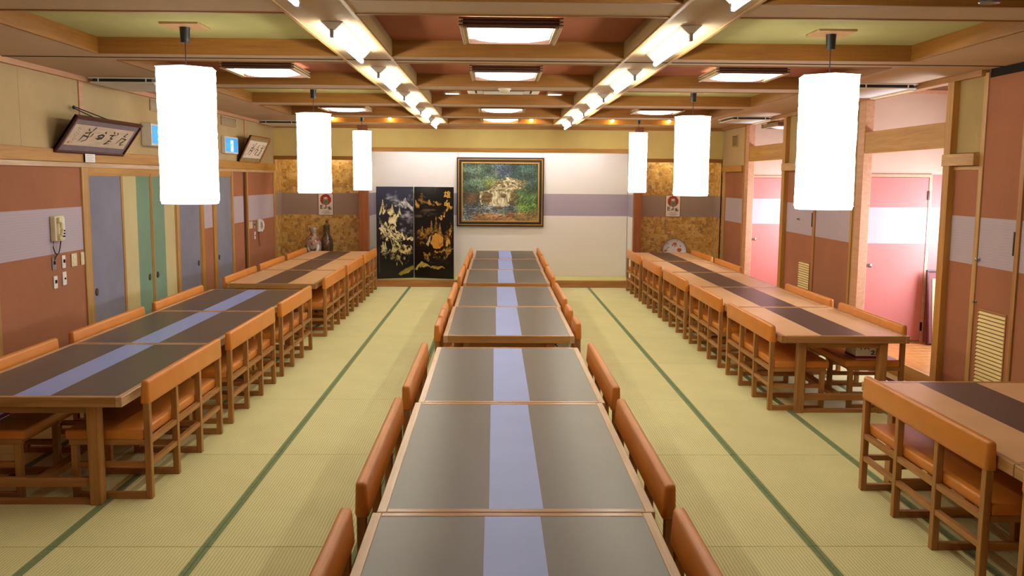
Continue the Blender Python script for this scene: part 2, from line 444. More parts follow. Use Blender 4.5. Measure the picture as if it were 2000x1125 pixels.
# ---- left wall
wl = struct('wall_left')
box('backing', XL-.12, XL-.02, YF, YB+.7, 0, ZC, 'khaki', wl)
ups = [YF, 2.0, 5.4, 8.5, 9.70, 12.7, 16.0, YB]
for a, b in zip(ups, ups[1:]):
    box('wallpaper_panel', XL-.02, XL, a+.002, b-.002, 2.43, ZC, 'khaki', wl)
for y in (9.70, 16.0): box('upper_batten', XL, XL+.012, y, y+.1, 2.43, 3.15, 'pink_wood', wl)
box('crown_rail', XL, XL+.05, YF, YB, 3.15, ZC, 'pink_wood', wl)
box('lintel', XL-.02, XL+.035, YF, YB, 2.305, 2.43, 'cedar_y', wl, .004)
box('head_rail', XL-.02, XL+.02, YF, YB, 2.255, 2.302, 'rail_y', wl)
def banded(parent, y0, y1, x0, x1, zt=2.255, z0=0):
    box('wall_panel', x0, x1, y0, y1, z0, 1.392, 'terra', parent)
    box('stripe_panel', x0, x1, y0, y1, 1.392, 1.842, 'mauve', parent)
    box('wall_panel', x0, x1, y0, y1, 1.842, zt, 'terra', parent)
for a, b in ((YF, 4.0), (4.0, 7.86), (7.96, 9.66), (13.64, 14.10), (15.20, 15.86), (16.08, 18.02)):
    banded(wl, a, b, XL-.02, XL-.002)
for a, b, m in ((7.86, 7.96, 'honey_z'), (9.66, 9.80, 'honey_z'), (12.47, 12.57, 'honey_z'), (13.50, 13.64, 'cedar_z'), (14.10, 14.25, 'cedar_z'),
                (15.12, 15.20, 'honey_z'), (16.03, 16.10, 'cedar_z'), (18.0, 18.1, 'honey_z')):
    box('post', XL-.02, XL+.018, a, b, 0, 2.255, m, wl, .003)
box('dark_jamb', XL-.02, XL-.012, 15.86, 16.03, 0, 2.255, 'mahogany', wl)
for a, b in ((9.80, 12.47), (12.57, 13.5), (14.25, 15.12)):
    box('closet_head', XL-.02, XL+.012, a, b, 2.195, 2.255, 'cedar_y', wl)
dn = [0]
def next_door():
    dn[0] += 1; return struct('door_%d' % dn[0])
def fusuma(y0, y1, bands, pull_y, pull_z=.90, x=XL):
    d = next_door()
    fw = .028
    for a, b in ((y0, y0+fw), (y1-fw, y1)): box('stile', x-.016, x+.010, a, b, .005, 2.195, 'cedar_z', d, .002)
    box('rail', x-.016, x+.009, y0+fw, y1-fw, 2.165, 2.195, 'cedar_y', d); box('rail', x-.016, x+.009, y0+fw, y1-fw, .005, .045, 'cedar_y', d)
    n = sum(f for f, _ in bands); yy = y0+fw; W = y1-y0-2*fw
    for f, m in bands:
        box('cloth_panel', x-.012, x+.002, yy, yy+W*f/n, .045, 2.165, m, d); yy += W*f/n
    p = obj('finger_pull', bm_cyl(bmesh.new(), (x+.0018, pull_y, pull_z), (x+.007, pull_y, pull_z), .042, .038, 20), 'dark_metal', d)
    obj('recess', bm_cyl(bmesh.new(), (x+.0068, pull_y, pull_z), (x+.0085, pull_y, pull_z), .03, .03, 20), 'steel', p)
fusuma(9.81, 10.70, [(1, 'blue_cloth')], 9.92)
fusuma(10.70, 11.585, [(1, 'beige_cloth'), (1.05, 'green_cloth')], 11.46)
fusuma(11.60, 12.46, [(1.1, 'green_cloth'), (1, 'beige_cloth')], 11.73)
fusuma(12.575, 13.495, [(1, 'blue_cloth')], 13.37)
fusuma(14.255, 15.115, [(1, 'blue_cloth')], 14.37)

# ---- right wall
wr = struct('wall_right')
SEG = [(YF, 9.03), (11.27, 14.10), (16.27, YB+.7)]
for a, b in SEG: box('backing', XR+.03, XR+.13, a, b, 0, ZC, 'khaki', wr)
box('top_plate', XR-.05, XR+.06, 8.43, 18.0, 3.145, ZC+.02, 'wood_y', wr)
# near door zone, full height doors of brown paper
def post(y0, y1, z0, z1, m='cedar_z', x0=XR-.06, x1=XR+.04, nm='post'):
    return box(nm, x0, x1, y0, y1, z0, z1, m, wr, .003)
post(8.905, 9.03, 0, 3.145); post(14.0, 14.13, 0, 3.145)
box('pillar', 4.36, 4.47, 10.98, 11.16, .0, 3.145, 'pink_wood', wr, .004); box('pillar', 4.36, 4.47, 15.98, 16.16, 0, 3.145, 'pink_wood', wr, .004)
box('reveal', XR-.004, XR+.03, 11.16, 11.40, 0, 3.145, 'olive', wr); box('reveal_stile', XR-.02, XR+.03, 11.36, 11.42, 0, 3.145, 'cedar_z', wr)
box('reveal', XR-.004, XR+.03, 16.16, 16.46, 0, 3.145, 'pink_wood', wr); 
for a, b in ((9.03, 10.98), (14.13, 15.98)): box('header_beam', XR-.06, XR+.06, a, b, 2.505, 2.76, 'cedar_y', wr, .004)
# short panels beside the openings
box('upper_panel', XR+.005, XR+.03, 8.44, 8.905, 2.45, 3.145, 'olive', wr)
banded(wr, 8.45, 8.905, XR+.005, XR+.03, 2.30)
box('panel_head', XR-.01, XR+.03, 8.44, 8.905, 2.285, 2.32, 'honey_y', wr)
box('ledge_rail', XR-.07, XR+.03, 8.44, 9.045, 2.325, 2.44, 'honey_y', wr, .004)
box('stile', XR-.012, XR+.03, 8.37, 8.44, 0, 3.17, 'honey_z', wr)
def louvre(d, y0, y1, z0, z1, x):
    v = box('vent_backing', x+.004, x+.012, y0, y1, z0, z1, 'dark', d)
    for a, b in ((y0-.015, y0), (y1, y1+.015)): box('vent_frame', x-.008, x+.01, a, b, z0-.015, z1+.015, 'wood_z', v)
    for a, b in ((z0-.015, z0), (z1, z1+.015)): box('vent_frame', x-.008, x+.01, y0, y1, a, b, 'wood_y', v)
    n = int((z1-z0)/.0345); st = (z1-z0)/n
    b = bmesh.new()
    vs = [(-.006, 0), (.004, st*.78), (.004, st*.78+.006), (-.01, .004)]
    for yy in (y0+.001, y1-.001): [b.verts.new((x+px, yy, pz)) for px, pz in vs]
    b.verts.ensure_lookup_table(); q = b.verts
    for i in range(4): b.faces.new((q[i], q[(i+1) % 4], q[4+(i+1) % 4], q[4+i]))
    b.faces.new(q[0:4]); b.faces.new(q[4:8][::-1]); bmesh.ops.recalc_face_normals(b, faces=b.faces)
    me = bpy.data.meshes.new('slat'); b.to_mesh(me); b.free(); me.materials.append(M['lemon'])
    for k in range(n):
        o = link('slat', me, None, v); o.location = (0, 0, z0+k*st)
def leaf(y0, y1, zt, vent=None, knobs=(), handle=None, x=XR):
    d = next_door()
    box('door_panel', x, x+.03, y0, y1, .005, 1.392, 'terra', d); box('stripe_panel', x, x+.03, y0, y1, 1.392, 1.842, 'mauve', d)
    box('door_panel', x, x+.03, y0, y1, 1.842, zt, 'terra', d)
    if vent: louvre(d, *vent, x)
    for (y, z, r) in knobs:
        k = obj('lock', bm_lathe(bmesh.new(), [(r, 0), (r, .006), (r*.6, .01), (r*.6, .03), (r*.75, .034), (r*.4, .04)], 14), 'steel', d, True)
        k.location = (x, y, z); k.rotation_euler = (0, -PI/2, 0)
    if handle: box('pull_strip', x-.012, x, handle[0]-.012, handle[0]+.012, handle[1], handle[2], 'dark_metal', d, .003)
leaf(7.765, 8.368, 3.12, (7.835, 8.285, .16, .985), ((8.345, 1.45, .022), (8.345, 1.05, .014)), (7.785, 1.53, 1.74))
box('stile', XR-.015, XR+.03, 7.70, 7.76, 0, 3.15, 'wood_z', wr)
leaf(7.05, 7.695, 3.12); box('stile', XR-.015, XR+.03, 6.98, 7.045, 0, 3.15, 'wood_z', wr)
for a, b in ((YF, -.5), (-.5, 2), (2, 4.5), (4.5, 6.98)): banded(wr, a+.004, b-.004, XR, XR+.03, 3.15)
box('header_gap', XR+.005, XR+.03, 6.98, 8.37, 3.12, 3.2, 'dark', wr)
# middle wall
banded(wr, 13.42, 14.0, XR+.005, XR+.03, 2.325); banded(wr, 11.42, 12.71, XR+.005, XR+.03, 2.325)
box('stile', XR-.01, XR+.03, 12.71, 12.80, 0, 2.325, 'wood_z', wr)
leaf(12.80, 13.415, 2.325, (12.86, 13.32, .16, .99), ((13.385, 1.61, .018),), (12.83, 1.52, 1.72))
box('ledge_rail', XR-.07, XR+.03, 11.40, 14.13, 2.325, 2.44, 'honey_y', wr, .004)
box('upper_panel', XR+.005, XR+.03, 11.42, 14.0, 2.44, 3.145, 'olive', wr)
# far wall piece
banded(wr, 16.50, 17.74, XR+.005, XR+.03, 2.325); box('stile', XR-.012, XR+.03, 16.44, 16.50, 0, 3.145, 'cedar_z', wr)
box('corner_post', XR-.02, XR+.03, 17.74, 17.88, 0, 2.325, 'honey_z', wr)
box('ledge_rail', XR-.05, XR+.03, 16.50, 17.9, 2.335, 2.45, 'cedar_y', wr, .004)
box('upper_panel', XR+.005, XR+.03, 16.50, 18.1, 2.45, 3.145, 'khaki', wr)
box('crown_rail', XR-.03, XR+.03, 17.9, 18.1, 3.145, ZC, 'wood_y', wr)

# ---- vestibules on the right
def vestibule(y0, y1, nm):
    v = struct(nm)
    XE = 5.9
    n = 12
    for i in range(n):
        a = y0+(y1-y0)*i/n
        box('floorboard', XR+.02, XE, a+.001, a+(y1-y0)/n-.001, .06, .16, 'floor_wood', v, .002)
    box('step_riser', XR-.02, XR+.02, y0, y1-.17, 0, .165, 'cedar_y', v, .004)
    # far wall with the door
    Y = y1
    dx0, dx1 = 4.50, 5.265
    def bands(x0, x1, z0, z1):
        for a, b, m in ((z0, 1.405, 'salmon'), (1.405, 1.852, 'mauve'), (1.852, z1, 'salmon')):
            box('wall_panel', x0, x1, Y, Y+.03, a, b, m, v)
    bands(dx1+.035, XE, .16, 2.262)
    box('upper_wall', 4.45, XE, Y, Y+.03, 2.262, 3.24, 'vest_cream', v)
    box('wall_core', 4.45, XE, Y+.03, Y+.1, .1, 3.35, 'vest_cream', v)
    box('cornice', 4.45, XE, Y-.02, Y, 3.235, 3.28, 'pink_wood', v)
    box('door_frame', dx1, dx1+.035, Y-.015, Y+.03, .16, 2.262, 'pink_wood', v); box('door_frame', 4.462, dx1, Y-.015, Y+.03, 2.225, 2.262, 'pink_wood', v)
    box('door_frame', 4.462, dx0, Y-.015, Y+.03, .16, 2.225, 'pink_wood', v)
    box('vestibule_ceiling', XR+.06, XE, y0, y1+.1, 3.34, 3.4, 'vest_cream', v)
    box('near_wall', XR+.06, XE, y0-.1, y0, .06, 3.4, 'vest_cream', v)
    # window wall at the end
    box('window_wall', XE, XE+.1, y0-.1, y1+.1, 0, .85, 'vest_cream', v); box('window_wall', XE, XE+.1, y0-.1, y1+.1, 2.55, 3.4, 'vest_cream', v)
    for a, b in ((y0-.1, y0+.15), (y1-.15, y1+.1)): box('window_wall', XE, XE+.1, a, b, .85, 2.55, 'vest_cream', v)
    d = next_door()
    for a, b, m, nm2 in ((.185, 1.405, 'salmon', 'door_panel'), (1.405, 1.852, 'mauve', 'stripe_panel'), (1.852, 2.22, 'salmon', 'door_panel')):
        box(nm2, dx0+.003, dx1-.003, Y-.008, Y+.02, a, b, m, d)
    k = obj('door_knob', bm_lathe(bmesh.new(), [(.02, 0), (.02, .008), (.012, .012), (.012, .035), (.026, .042), (.026, .062), (.014, .07)], 16), 'steel', d, True)
    k.location = (dx0+.055, Y-.008, 1.13); k.rotation_euler = (PI/2, 0, 0)
    for z in (2.0, .36):
        box('hinge', dx1-.012, dx1+.012, Y-.022, Y-.008, z-.055, z+.055, 'dark_metal', d, .002)
vestibule(9.03, 11.15, 'vestibule'); vestibule(14.13, 16.15, 'vestibule')

# ---- back wall with the alcove
wb = struct('wall_back')
PX0, PX1 = (-2.80, -2.61), (2.675, 2.835)
for a, b in (PX0, PX1): box('pillar', a, b, 18.04, 18.2, 0, ZC, 'red_wood', wb, .006)
box('upper_wall', PX0[1], PX1[0], 18.1, 18.2, 2.77, ZC, 'yellow_wall', wb); box('upper_wall', XL, PX0[0], 18.1, 18.2, 2.59, ZC, 'yellow_wall', wb)
box('upper_wall', PX1[1], XR+.05, 18.1, 18.2, 2.59, ZC, 'yellow_wall', wb)
box('alcove_rail', PX0[1], PX1[0], 18.07, 18.2, 2.69, 2.77, 'cedar_x', wb, .004)
box('alcove_rail', XL, PX0[0], 18.07, 18.2, 2.52, 2.59, 'coffer_x', wb, .004); box('alcove_rail', PX1[1], XR+.05, 18.07, 18.2, 2.52, 2.59, 'coffer_x', wb, .004)
box('crown_rail', XL, XR, 18.06, 18.1, 3.14, ZC, 'wood_x', wb)
YT = 19.0
for z0, z1, m in ((.135, 1.41, 'white_wall'), (1.41, 1.867, 'toko_stripe'), (1.867, ZC, 'white_wall')):
    box('alcove_panel', PX0[0]+.1, PX1[1]-.1, YT, YT+.05, z0, z1, m, wb)
    box('alcove_side', PX0[0]+.1, PX0[1]-.02, 18.2, YT, z0, z1, m, wb); box('alcove_side', PX1[0]+.02, PX1[1]-.06, 18.2, YT, z0, z1, m, wb)
box('corner_bead', PX1[0]+.005, PX1[0]+.02, YT-.015, YT, .135, ZC, 'grey_metal', wb)
box('alcove_sill', PX0[1], PX1[0], 18.08, 18.2, 0, .138, 'wood_x', wb, .005); box('alcove_mat', PX0[1], PX1[0], 18.2, YT, .05, .133, 'toko_mat', wb)
YG = 18.7
for a, b in ((XL-.02, PX0[0]+.12), (PX1[1]-.12, XR+.05)):
    for z0, z1, m in ((0, 1.415, 'gold'), (1.415, 1.858, 'gold_stripe'), (1.858, ZC, 'gold')):
        box('gold_panel', a, b, YG, YG+.05, z0, z1, m, wb)
for x0, x1 in ((XL-.02, XL), (XR, XR+.05)):
    for z0, z1, m in ((0, 1.415, 'gold'), (1.415, 1.858, 'gold_stripe'), (1.858, 2.7, 'gold')):
        box('side_panel', x0, x1, 18.1, YG, z0, z1, m, wb)
    box('corner_batten', x0 if x0 > 0 else x1-.001, (x0+.012) if x0 > 0 else x1+.012, 18.1, 18.14, 0, 2.52, 'honey_z', wb)
for a, b in ((XL, PX0[0]), (PX1[1], XR)): box('alcove_shelf', a, b, 18.16, YG, .0, .46, 'wood_x', wb, .005)
box('outer_wall', XL-.1, XR+.2, 19.05, 19.15, 0, 3.5, 'khaki', wb)
wf = struct('wall_front')
banded_y = [(0, 1.39, 'terra'), (1.39, 1.84, 'mauve'), (1.84, 2.4, 'terra'), (2.4, ZC, 'khaki')]
for z0, z1, m in banded_y: box('wall_panel', XL, XR, YF-.05, YF, z0, z1, m, wf)

# ================================================================== LIGHTS OF THE ROOM
# ---- fluorescent battens under the long beams
def batten_proto():
    t = empty('fluorescent_light')
    obj('housing', bm_prism_y(bmesh.new(), [(-.075, 0), (.075, 0), (.016, -.058), (-.016, -.058)], -.70, .70), 'white', t)
    for y in (-.70, .685): box('socket', -.012, .012, y-.015, y+.03, -.105, -.05, 'grey_metal', t, .003)
    obj('tube', bm_cyl(bmesh.new(), (0, -.655, -.088), (0, .655, -.088), .0165, n=10), 'tube', t)
    return t
bp = batten_proto(); first = True
ORD = ['behind the camera', 'above the camera', 'nearest', 'second nearest', 'third nearest', 'fourth nearest', 'fifth nearest', 'farthest']
for r, (y0, y1) in enumerate(CY):
    if r < 2: continue
    for sx, side in ((-1, 'left'), (1, 'right')):
        loc = (sx*1.205, (y0+y1)/2, ZC)
        lab = 'fluorescent batten under the %s long ceiling beam, %s one of its line' % (side, ORD[r])
        o = bp if first else dup(bp, loc, 0)
        o.location = loc; first = False; tag(o, lab, 'ceiling light', 'fluorescent battens along the ceiling beams')
# ---- flush lamps with slatted wooden frames
def lamp_proto(m='lamp'):
    t = empty('flush_ceiling_lamp'); hx, hy = .355, .40
    box('base_plate', -.30, .30, -.34, .34, -.03, 0, 'lamp_side', t)
    for k in range(3):
        z = -.035-.024*k
        for s in (-1, 1):
            box('frame_slat', -hx-.02, hx+.02, s*hy-.012, s*hy+.012, z-.008, z+.008, 'lamp_frame', t, .004)
            box('frame_slat', s*hx-.012, s*hx+.012, -hy-.02, hy+.02, z-.018, z-.004, 'lamp_side', t, .003)
    for s in (-1, 1):
        box('frame_board', -hx, hx, s*(hy-.012)-.004, s*(hy-.012)+.004, -.10, -.028, 'lamp_frame', t)
        box('frame_board', s*(hx-.014)-.004, s*(hx-.014)+.004, -hy+.02, hy-.02, -.098, -.028, 'lamp_side', t)
        box('side_board', min(s*.318, s*hx), max(s*.318, s*hx), -hy, hy, -.098, -.09, 'lamp_side', t)
    # bulged diffuser
    b = bmesh.new(); n = 8; vs = []
    for i in range(n+1):
        row = []
        for j in range(n+1):
            u, v = i/n*2-1, j/n*2-1
            row.append(b.verts.new((u*.318, v*.375, -.062-.058*(1-u**4)*(1-v**4)-.0)))
        vs.append(row)
    for i in range(n):
        for j in range(n): b.faces.new((vs[i][j], vs[i][j+1], vs[i+1][j+1], vs[i+1][j]))
    rim = [vs[i][0] for i in range(n+1)]+[vs[n][j] for j in range(1, n+1)]+[vs[i][n] for i in range(n-1, -1, -1)]+[vs[0][j] for j in range(n-1, 0, -1)]
    top = [b.verts.new((v.co.x, v.co.y, -.03)) for v in rim]; k = len(rim)
    for i in range(k): b.faces.new((rim[i], rim[(i+1) % k], top[(i+1) % k], top[i]))
    b.faces.new(top)
    obj('diffuser', b, m, t, 'all')
    return t
lp = lamp_proto(); first = True
LAMPS = []
for r in range(3, len(CY)):
    yc = (CY[r][0]+CY[r][1])/2
    if r != 5: LAMPS.append((0.0, {3: 7.02, 4: 9.73, 6: 14.5, 7: 16.85}.get(r, yc), 'central', r))
    if r % 2 == 0:
        for sx, side in ((-1, 'left'), (1, 'right')): LAMPS.append((sx*2.48, {4: 9.62, 6: 14.62}.get(r, yc), side, r))
for x, y, side, r in LAMPS:
    o = lp if first else dup(lp, (x, y, TOP), 0)
    o.location = (x, y, TOP); first = False
    tag(o, 'square flush lamp with slatted wooden frame in the %s coffer row, %s one' % (side, ORD[r]), 'ceiling lamp', 'slatted flush lamps in the ceiling coffers')
ol = lamp_proto('off_lamp'); ol.location = (4.86, 15.3, 3.16)
tag(ol, 'unlit square slatted lamp half hidden inside the far doorway', 'ceiling lamp')
box('mounting_block', -.12, .12, -.12, .12, 0, .185, 'white', ol)
# ---- paper lanterns
def lantern_proto(R, H, drop, a0):
    t = empty('paper_lantern')
    box('ceiling_plate', -.15, .15, -.15, .15, -.018, 0, 'rail_x', t, .003)
    obj('cord_cup', bm_cyl(bmesh.new(), (0, 0, -.135), (0, 0, -.016), .034, .04, 18), 'black', t, True)
    zt = -drop
    obj('cord', bm_cyl(bmesh.new(), (0, 0, zt-.02), (0, 0, -.13), .0045, n=8), 'cord', t)
    rnd = random.Random(int(a0*100)+3)
    b = bmesh.new(); rings = []; n = 6; lv = 34
    for i in range(lv+1):
        f = i/lv; z = zt-H*f; r = R*(1-.012*math.sin(f*PI))+rnd.uniform(-.0025, .0025)
        if f > .975: r *= .96
        ring = []
        for k in range(n):
            a = a0+2*PI*k/n; a2 = a+2*PI/n
            for s in (.06, .5, .94):
                x = math.cos(a)*(1-s)+math.cos(a2)*s; y = math.sin(a)*(1-s)+math.sin(a2)*s
                ring.append(b.verts.new((x*r, y*r, z)))
        rings.append(ring)
    m = n*3
    for A, B in zip(rings, rings[1:]):
        for k in range(m): b.faces.new((A[k], A[(k+1) % m], B[(k+1) % m], B[k]))
    b.faces.new(rings[-1]); b.faces.new(rings[0][::-1])
    sh = obj('paper_shade', b, 'lantern', t)
    # thin wire hoop on the rim
    for z, rr in ((zt+.002, R*1.004), (zt-H*.97, R*.995)):
        pts = [(math.cos(a0+PI/3*k)*rr, math.sin(a0+PI/3*k)*rr, z) for k in range(7)]
        obj('wire_hoop', bm_tube(bmesh.new(), pts, .0025, 5), 'lantern', sh)
    return t
LG = 'paper lanterns over the side tables'
for (x, y, R, drop, Hh, a0, lab) in (
    (-2.53, 7.27, .242, .335, 1.05, -PI/2+.17, 'large white paper lantern hanging over the nearest left tables'),
    (2.54, 7.27, .245, .345, 1.05, -PI/2-.17, 'large white paper lantern hanging over the nearest right tables'),
    (-2.50, 12.14, .23, .335, 1.04, -PI/2-.33, 'white paper lantern in middle of the left lantern line'),
    (2.52, 12.14, .24, .33, 1.045, -PI/2+.25, 'white paper lantern in middle of the right lantern line'),
    (-2.56, 16.95, .185, .31, 1.085, -PI/2+.3, 'smallest looking left lantern, hanging before the dark red pillar'),
    (2.56, 16.95, .185, .30, 1.10, -PI/2-.3, 'smallest looking right lantern, hanging before the orange pillar')):
    t = lantern_proto(R, Hh, drop, a0); t.location = (x, y, TOP); tag(t, lab, 'lantern', LG)
for sx, side in ((-1, 'left'), (1, 'right')):
    t = lantern_proto(.24, 1.07, .31, 0); t.location = (sx*2.53, 2.0, TOP); tag(t, 'paper lantern over the %s tables above the camera, out of view' % side, 'lantern', LG)
# ---- small warm spots by the back wall
for x, lab in ((-3.12, 'warm ceiling spot at far left end of the spot row'), (-2.06, 'warm ceiling spot between the two left far lanterns and beam'),
               (.57, 'warm ceiling spot near the painting, right of the far central lamp'), (2.09, 'warm ceiling spot just left of the right far lantern'),
               (3.15, 'warm ceiling spot at far right end of the spot row')):
    t = thing('ceiling_spotlight', lab, 'spotlight', (x, 17.08, TOP), 0, 'warm spots before the back wall')
    obj('spot_body', bm_cyl(bmesh.new(), (0, 0, -.05), (0, 0, 0), .032, n=14), 'white', t, True)
    obj('bulb', bm_lathe(bmesh.new(), [(.012, -.048), (.026, -.06), (.03, -.075), (.022, -.092), (.006, -.1)], 12), 'spot', t, True)
# hidden strip lamps behind the alcove rails
for (x0, x1, z, y, lab) in ((-2.3, 2.3, 2.86, 18.32, 'strip lamp hidden behind the wide alcove rail'), (-4.2, -3.0, 2.66, 18.36, 'strip lamp hidden above the left gold niche'), (3.0, 4.2, 2.66, 18.36, 'strip lamp hidden above the right gold niche')):
    t = thing('strip_lamp', lab, 'lamp', ((x0+x1)/2, y, z))
    L = (x1-x0)/2
    box('batten', -L, L, -.02, .02, .02, .05, 'white', t)
    obj('tube', bm_cyl(bmesh.new(), (-L+.02, 0, 0), (L-.02, 0, 0), .0165, n=10), 'tube_cool' if y < 18.34 else 'tube_warm', t)
    for s in (-1, 1): box('bracket', s*(L-.03)-.012, s*(L-.03)+.012, -.125 if y < 18.34 else -.165, .02, .03, .05, 'white', t)
# ---- small square lamps and air cassette in the middle coffer
for x, side in ((-.69, 'left'), (.70, 'right')):
    t = thing('recessed_lamp', 'small recessed lamp %s of the ceiling air cassette' % side, 'ceiling lamp', (x, 12.48, TOP), 0, 'recessed lamps beside the air cassette')
    for s in (-1, 1):
        box('trim', -.1, .1, s*.1-.012, s*.1+.012, -.03, 0, 'lamp_side', t); box('trim', s*.1-.012, s*.1+.012, -.088, .088, -.03, 0, 'lamp_side', t)
    box('diffuser', -.088, .088, -.088, .088, -.026, -.004, 'small', t)
t = thing('air_cassette', 'white ceiling air cassette in the centre coffer between two small lamps', 'air conditioner', (0, 12.1, TOP))
box('cassette_body', -.475, .475, -.3, .3, -.035, 0, 'white', t, .012, 2)
box('intake_grille', -.27, .27, -.2, .2, -.045, -.035, 'grey_metal', t, .004)
for k in range(7): box('grille_bar', -.26, .26, -.18+.055*k, -.165+.055*k, -.05, -.045, 'white', t)
for s in (-1, 1): box('air_slot', s*.36-.012, s*.36+.012, -.2, .2, -.037, -.03, 'dark', t)
def ac_panel(x0, x1, y0, y1, lab):
    t = thing('air_conditioner_panel', lab, 'air conditioner', ((x0+x1)/2, (y0+y1)/2, ZC), 0, 'air conditioner panels beside the side walls')
    a, b = (x1-x0)/2, (y1-y0)/2
    box('outer_frame', -a, a, -b, b, -.014, 0, 'white', t, .003); box('dark_throat', -a+.05, a-.05, -b+.012, b-.03, -.044, -.014, 'black', t)
    box('lower_panel', -a+.02, a-.02, -b+.004, b-.02, -.060, -.044, 'white', t, .006); box('air_flap', a-.09, a-.03, -b+.03, b-.03, -.076, -.06, 'ivory', t, .004)
    for s in (-1, 1): box('hanger', s*(a-.11)-.006, s*(a-.11)+.006, -b+.004, -b+.012, -.046, -.012, 'white', t)
ac_panel(-4.41, -3.69, 9.80, 10.78, 'ceiling air conditioner panel above the large tilted calligraphy frame')
ac_panel(-4.41, -3.72, 16.85, 17.75, 'ceiling air conditioner panel in the far left corner')
ac_panel(3.70, 4.37, 9.65, 10.72, 'ceiling air conditioner panel before the near doorway on the right')
ac_panel(3.70, 4.37, 14.72, 15.6, 'ceiling air conditioner panel before the far doorway on the right')
def detector(x, y, z, lab, r=.055):
    t = thing('smoke_detector', lab, 'smoke detector', (x, y, z))
    obj('base', bm_cyl(bmesh.new(), (0, 0, -.015), (0, 0, 0), r, n=20), 'white', t, True)
    obj('sensor_dome', bm_lathe(bmesh.new(), [(r*.8, -.014), (r*.8, -.03), (r*.55, -.045), (r*.2, -.05)], 20), 'ivory', t, True)
detector(.0, 10.62, ZC, 'round smoke detector on the central beam before the air cassette', .075)
detector(-.3, 16.2, TOP, 'tiny smoke detector left of the farthest central lamp', .04)
t = thing('ceiling_spotlight_mount', 'black round ceiling fitting at top right corner of the view', 'spotlight', (2.53, 4.93, TOP))
box('mount_plate', -.11, .13, -.05, .05, -.12, 0, 'black', t, .004)
obj('lens_ring', bm_cyl(bmesh.new(), (0, 0, -.215), (0, 0, -.12), .05, .05, 24), 'black', t, True)
obj('chrome_rim', bm_lathe(bmesh.new(), [(.052, -.205), (.056, -.212), (.05, -.22), (.04, -.216)], 24), 'steel', t, True)

# ================================================================== TABLES AND BENCHES
TW = .60
def table_proto(L, style):
    t = empty('dining_table')
    lam, st = ('dark_lam', 'blue_lam') if style == 'dark' else ('tan_lam', 'brown_lam')
    z0, z1, e, hs = .675, .742, .042, (.118 if style == 'dark' else .208)
    for s in (-1, 1):
        box('edge_rail', min(s*TW, s*(TW-e)), max(s*TW, s*(TW-e)), .003, L-.003, z0, z1, 'rail_y' if style == 'dark' else 'topwood_y', t, .003)  # dark tables take the oak with the lamp sheen in its colour
    for a in (.003, L-.003-e): box('end_rail', -TW+e, TW-e, a, a+e, z0, z1, 'topwood_x', t, .003)
    for a, b, m, nm in ((-TW+e, -hs, lam, 'laminate_panel'), (hs, TW-e, lam, 'laminate_panel'), (-hs, hs, st, 'centre_stripe')):
        box(nm, a, b, .003+e, L-.003-e, z1-.03, z1-.0015, m, t)
    lx0, lx1 = TW-.255, TW-.18
    for s in (-1, 1):
        for a in (.045, L-.045-.085): box('leg', min(s*lx0, s*lx1), max(s*lx0, s*lx1), a, a+.085, 0, z0, 'wood_z', t, .004)
    for a in (.07, L-.07-.035):
        box('end_stretcher', -lx0, lx0, a, a+.035, .118, .18, 'wood_x', t, .002); box('floor_runner', -lx0, lx0, a-.005, a+.04, 0, .035, 'wood_x', t, .002)
        box('top_apron', -lx0, lx0, a, a+.03, .62, z0, 'wood_x', t)
    box('long_stretcher', -.04, .04, .12, L-.12, .125, .17, 'wood_y', t, .002)
    return t
def bench_proto(L, name='bench'):
    """rear at x=0, seat towards +x, runs along +y"""
    t = empty(name); p = .045
    n = 4 if L > 1 else 2
    ys = [i*(L-p)/(n-1) for i in range(n)]
    b = bm_box(bmesh.new(), -.004, .062, -.008, L+.008, .652, .818, .02, 3)
    for v in b.verts:
        if v.co.z > .74: v.co.x += (v.co.z-.74)*(-.10)+(.010 if v.co.x < .02 else -.004)
    obj('backrest', b, 'vinyl', t, True)
    obj('seat_cushion', bm_box(bmesh.new(), .047, .572, 0, L, .408, .478, .016, 3), 'vinyl', t, True)
    for y in ys:
        box('rear_leg', .004, .046, y, y+p, 0, .66, 'wood_z', t, .003); box('front_leg', .492, .536, y, y+p, 0, .376, 'wood_z', t, .003)
        box('seat_rail', .046, .545, y+.003, y+p-.003, .376, .412, 'wood_x', t)
        box('side_stretcher', .046, .492, y+.006, y+p-.006, .218, .254, 'wood_x', t); box('floor_runner', .046, .492, y+.002, y+p-.002, 0, .044, 'wood_x', t, .002)
    box('rear_rail', .008, .042, p, L-p, .378, .412, 'wood_y', t); box('lower_rail', .010, .040, p, L-p, .220, .254, 'wood_y', t)
    box('front_rail', .496, .532, p, L-p, .378, .410, 'wood_y', t)
    return t
BL, CLN = 1.60, .47
PB, PC = bench_proto(BL), bench_proto(CLN, 'chair')
PT = {}
used = set()
def inst(proto, loc, rz, label, cat, group):
    if id(proto) in used: o = dup(proto, loc, rz)
    else:
        used.add(id(proto)); o = proto; o.location = loc; o.rotation_euler = (0, 0, rz)
    return tag(o, label, cat, group)
def xc_centre(y): return -.055+.009*y
NUM = ['nearest', 'second', 'third', 'fourth', 'fifth', 'sixth', 'seventh']
def table(row, style, x, y, L, label):
    key = (style, L)
    if key not in PT: PT[key] = table_proto(L, style)
    inst(PT[key], (x, y, 0), 0, label, 'table', 'dark tables with a blue stripe' if style == 'dark' else 'tan tables with a brown stripe')
def fit(y, t0, L): return min(max(y, t0+.135), t0+L-.135-BL)
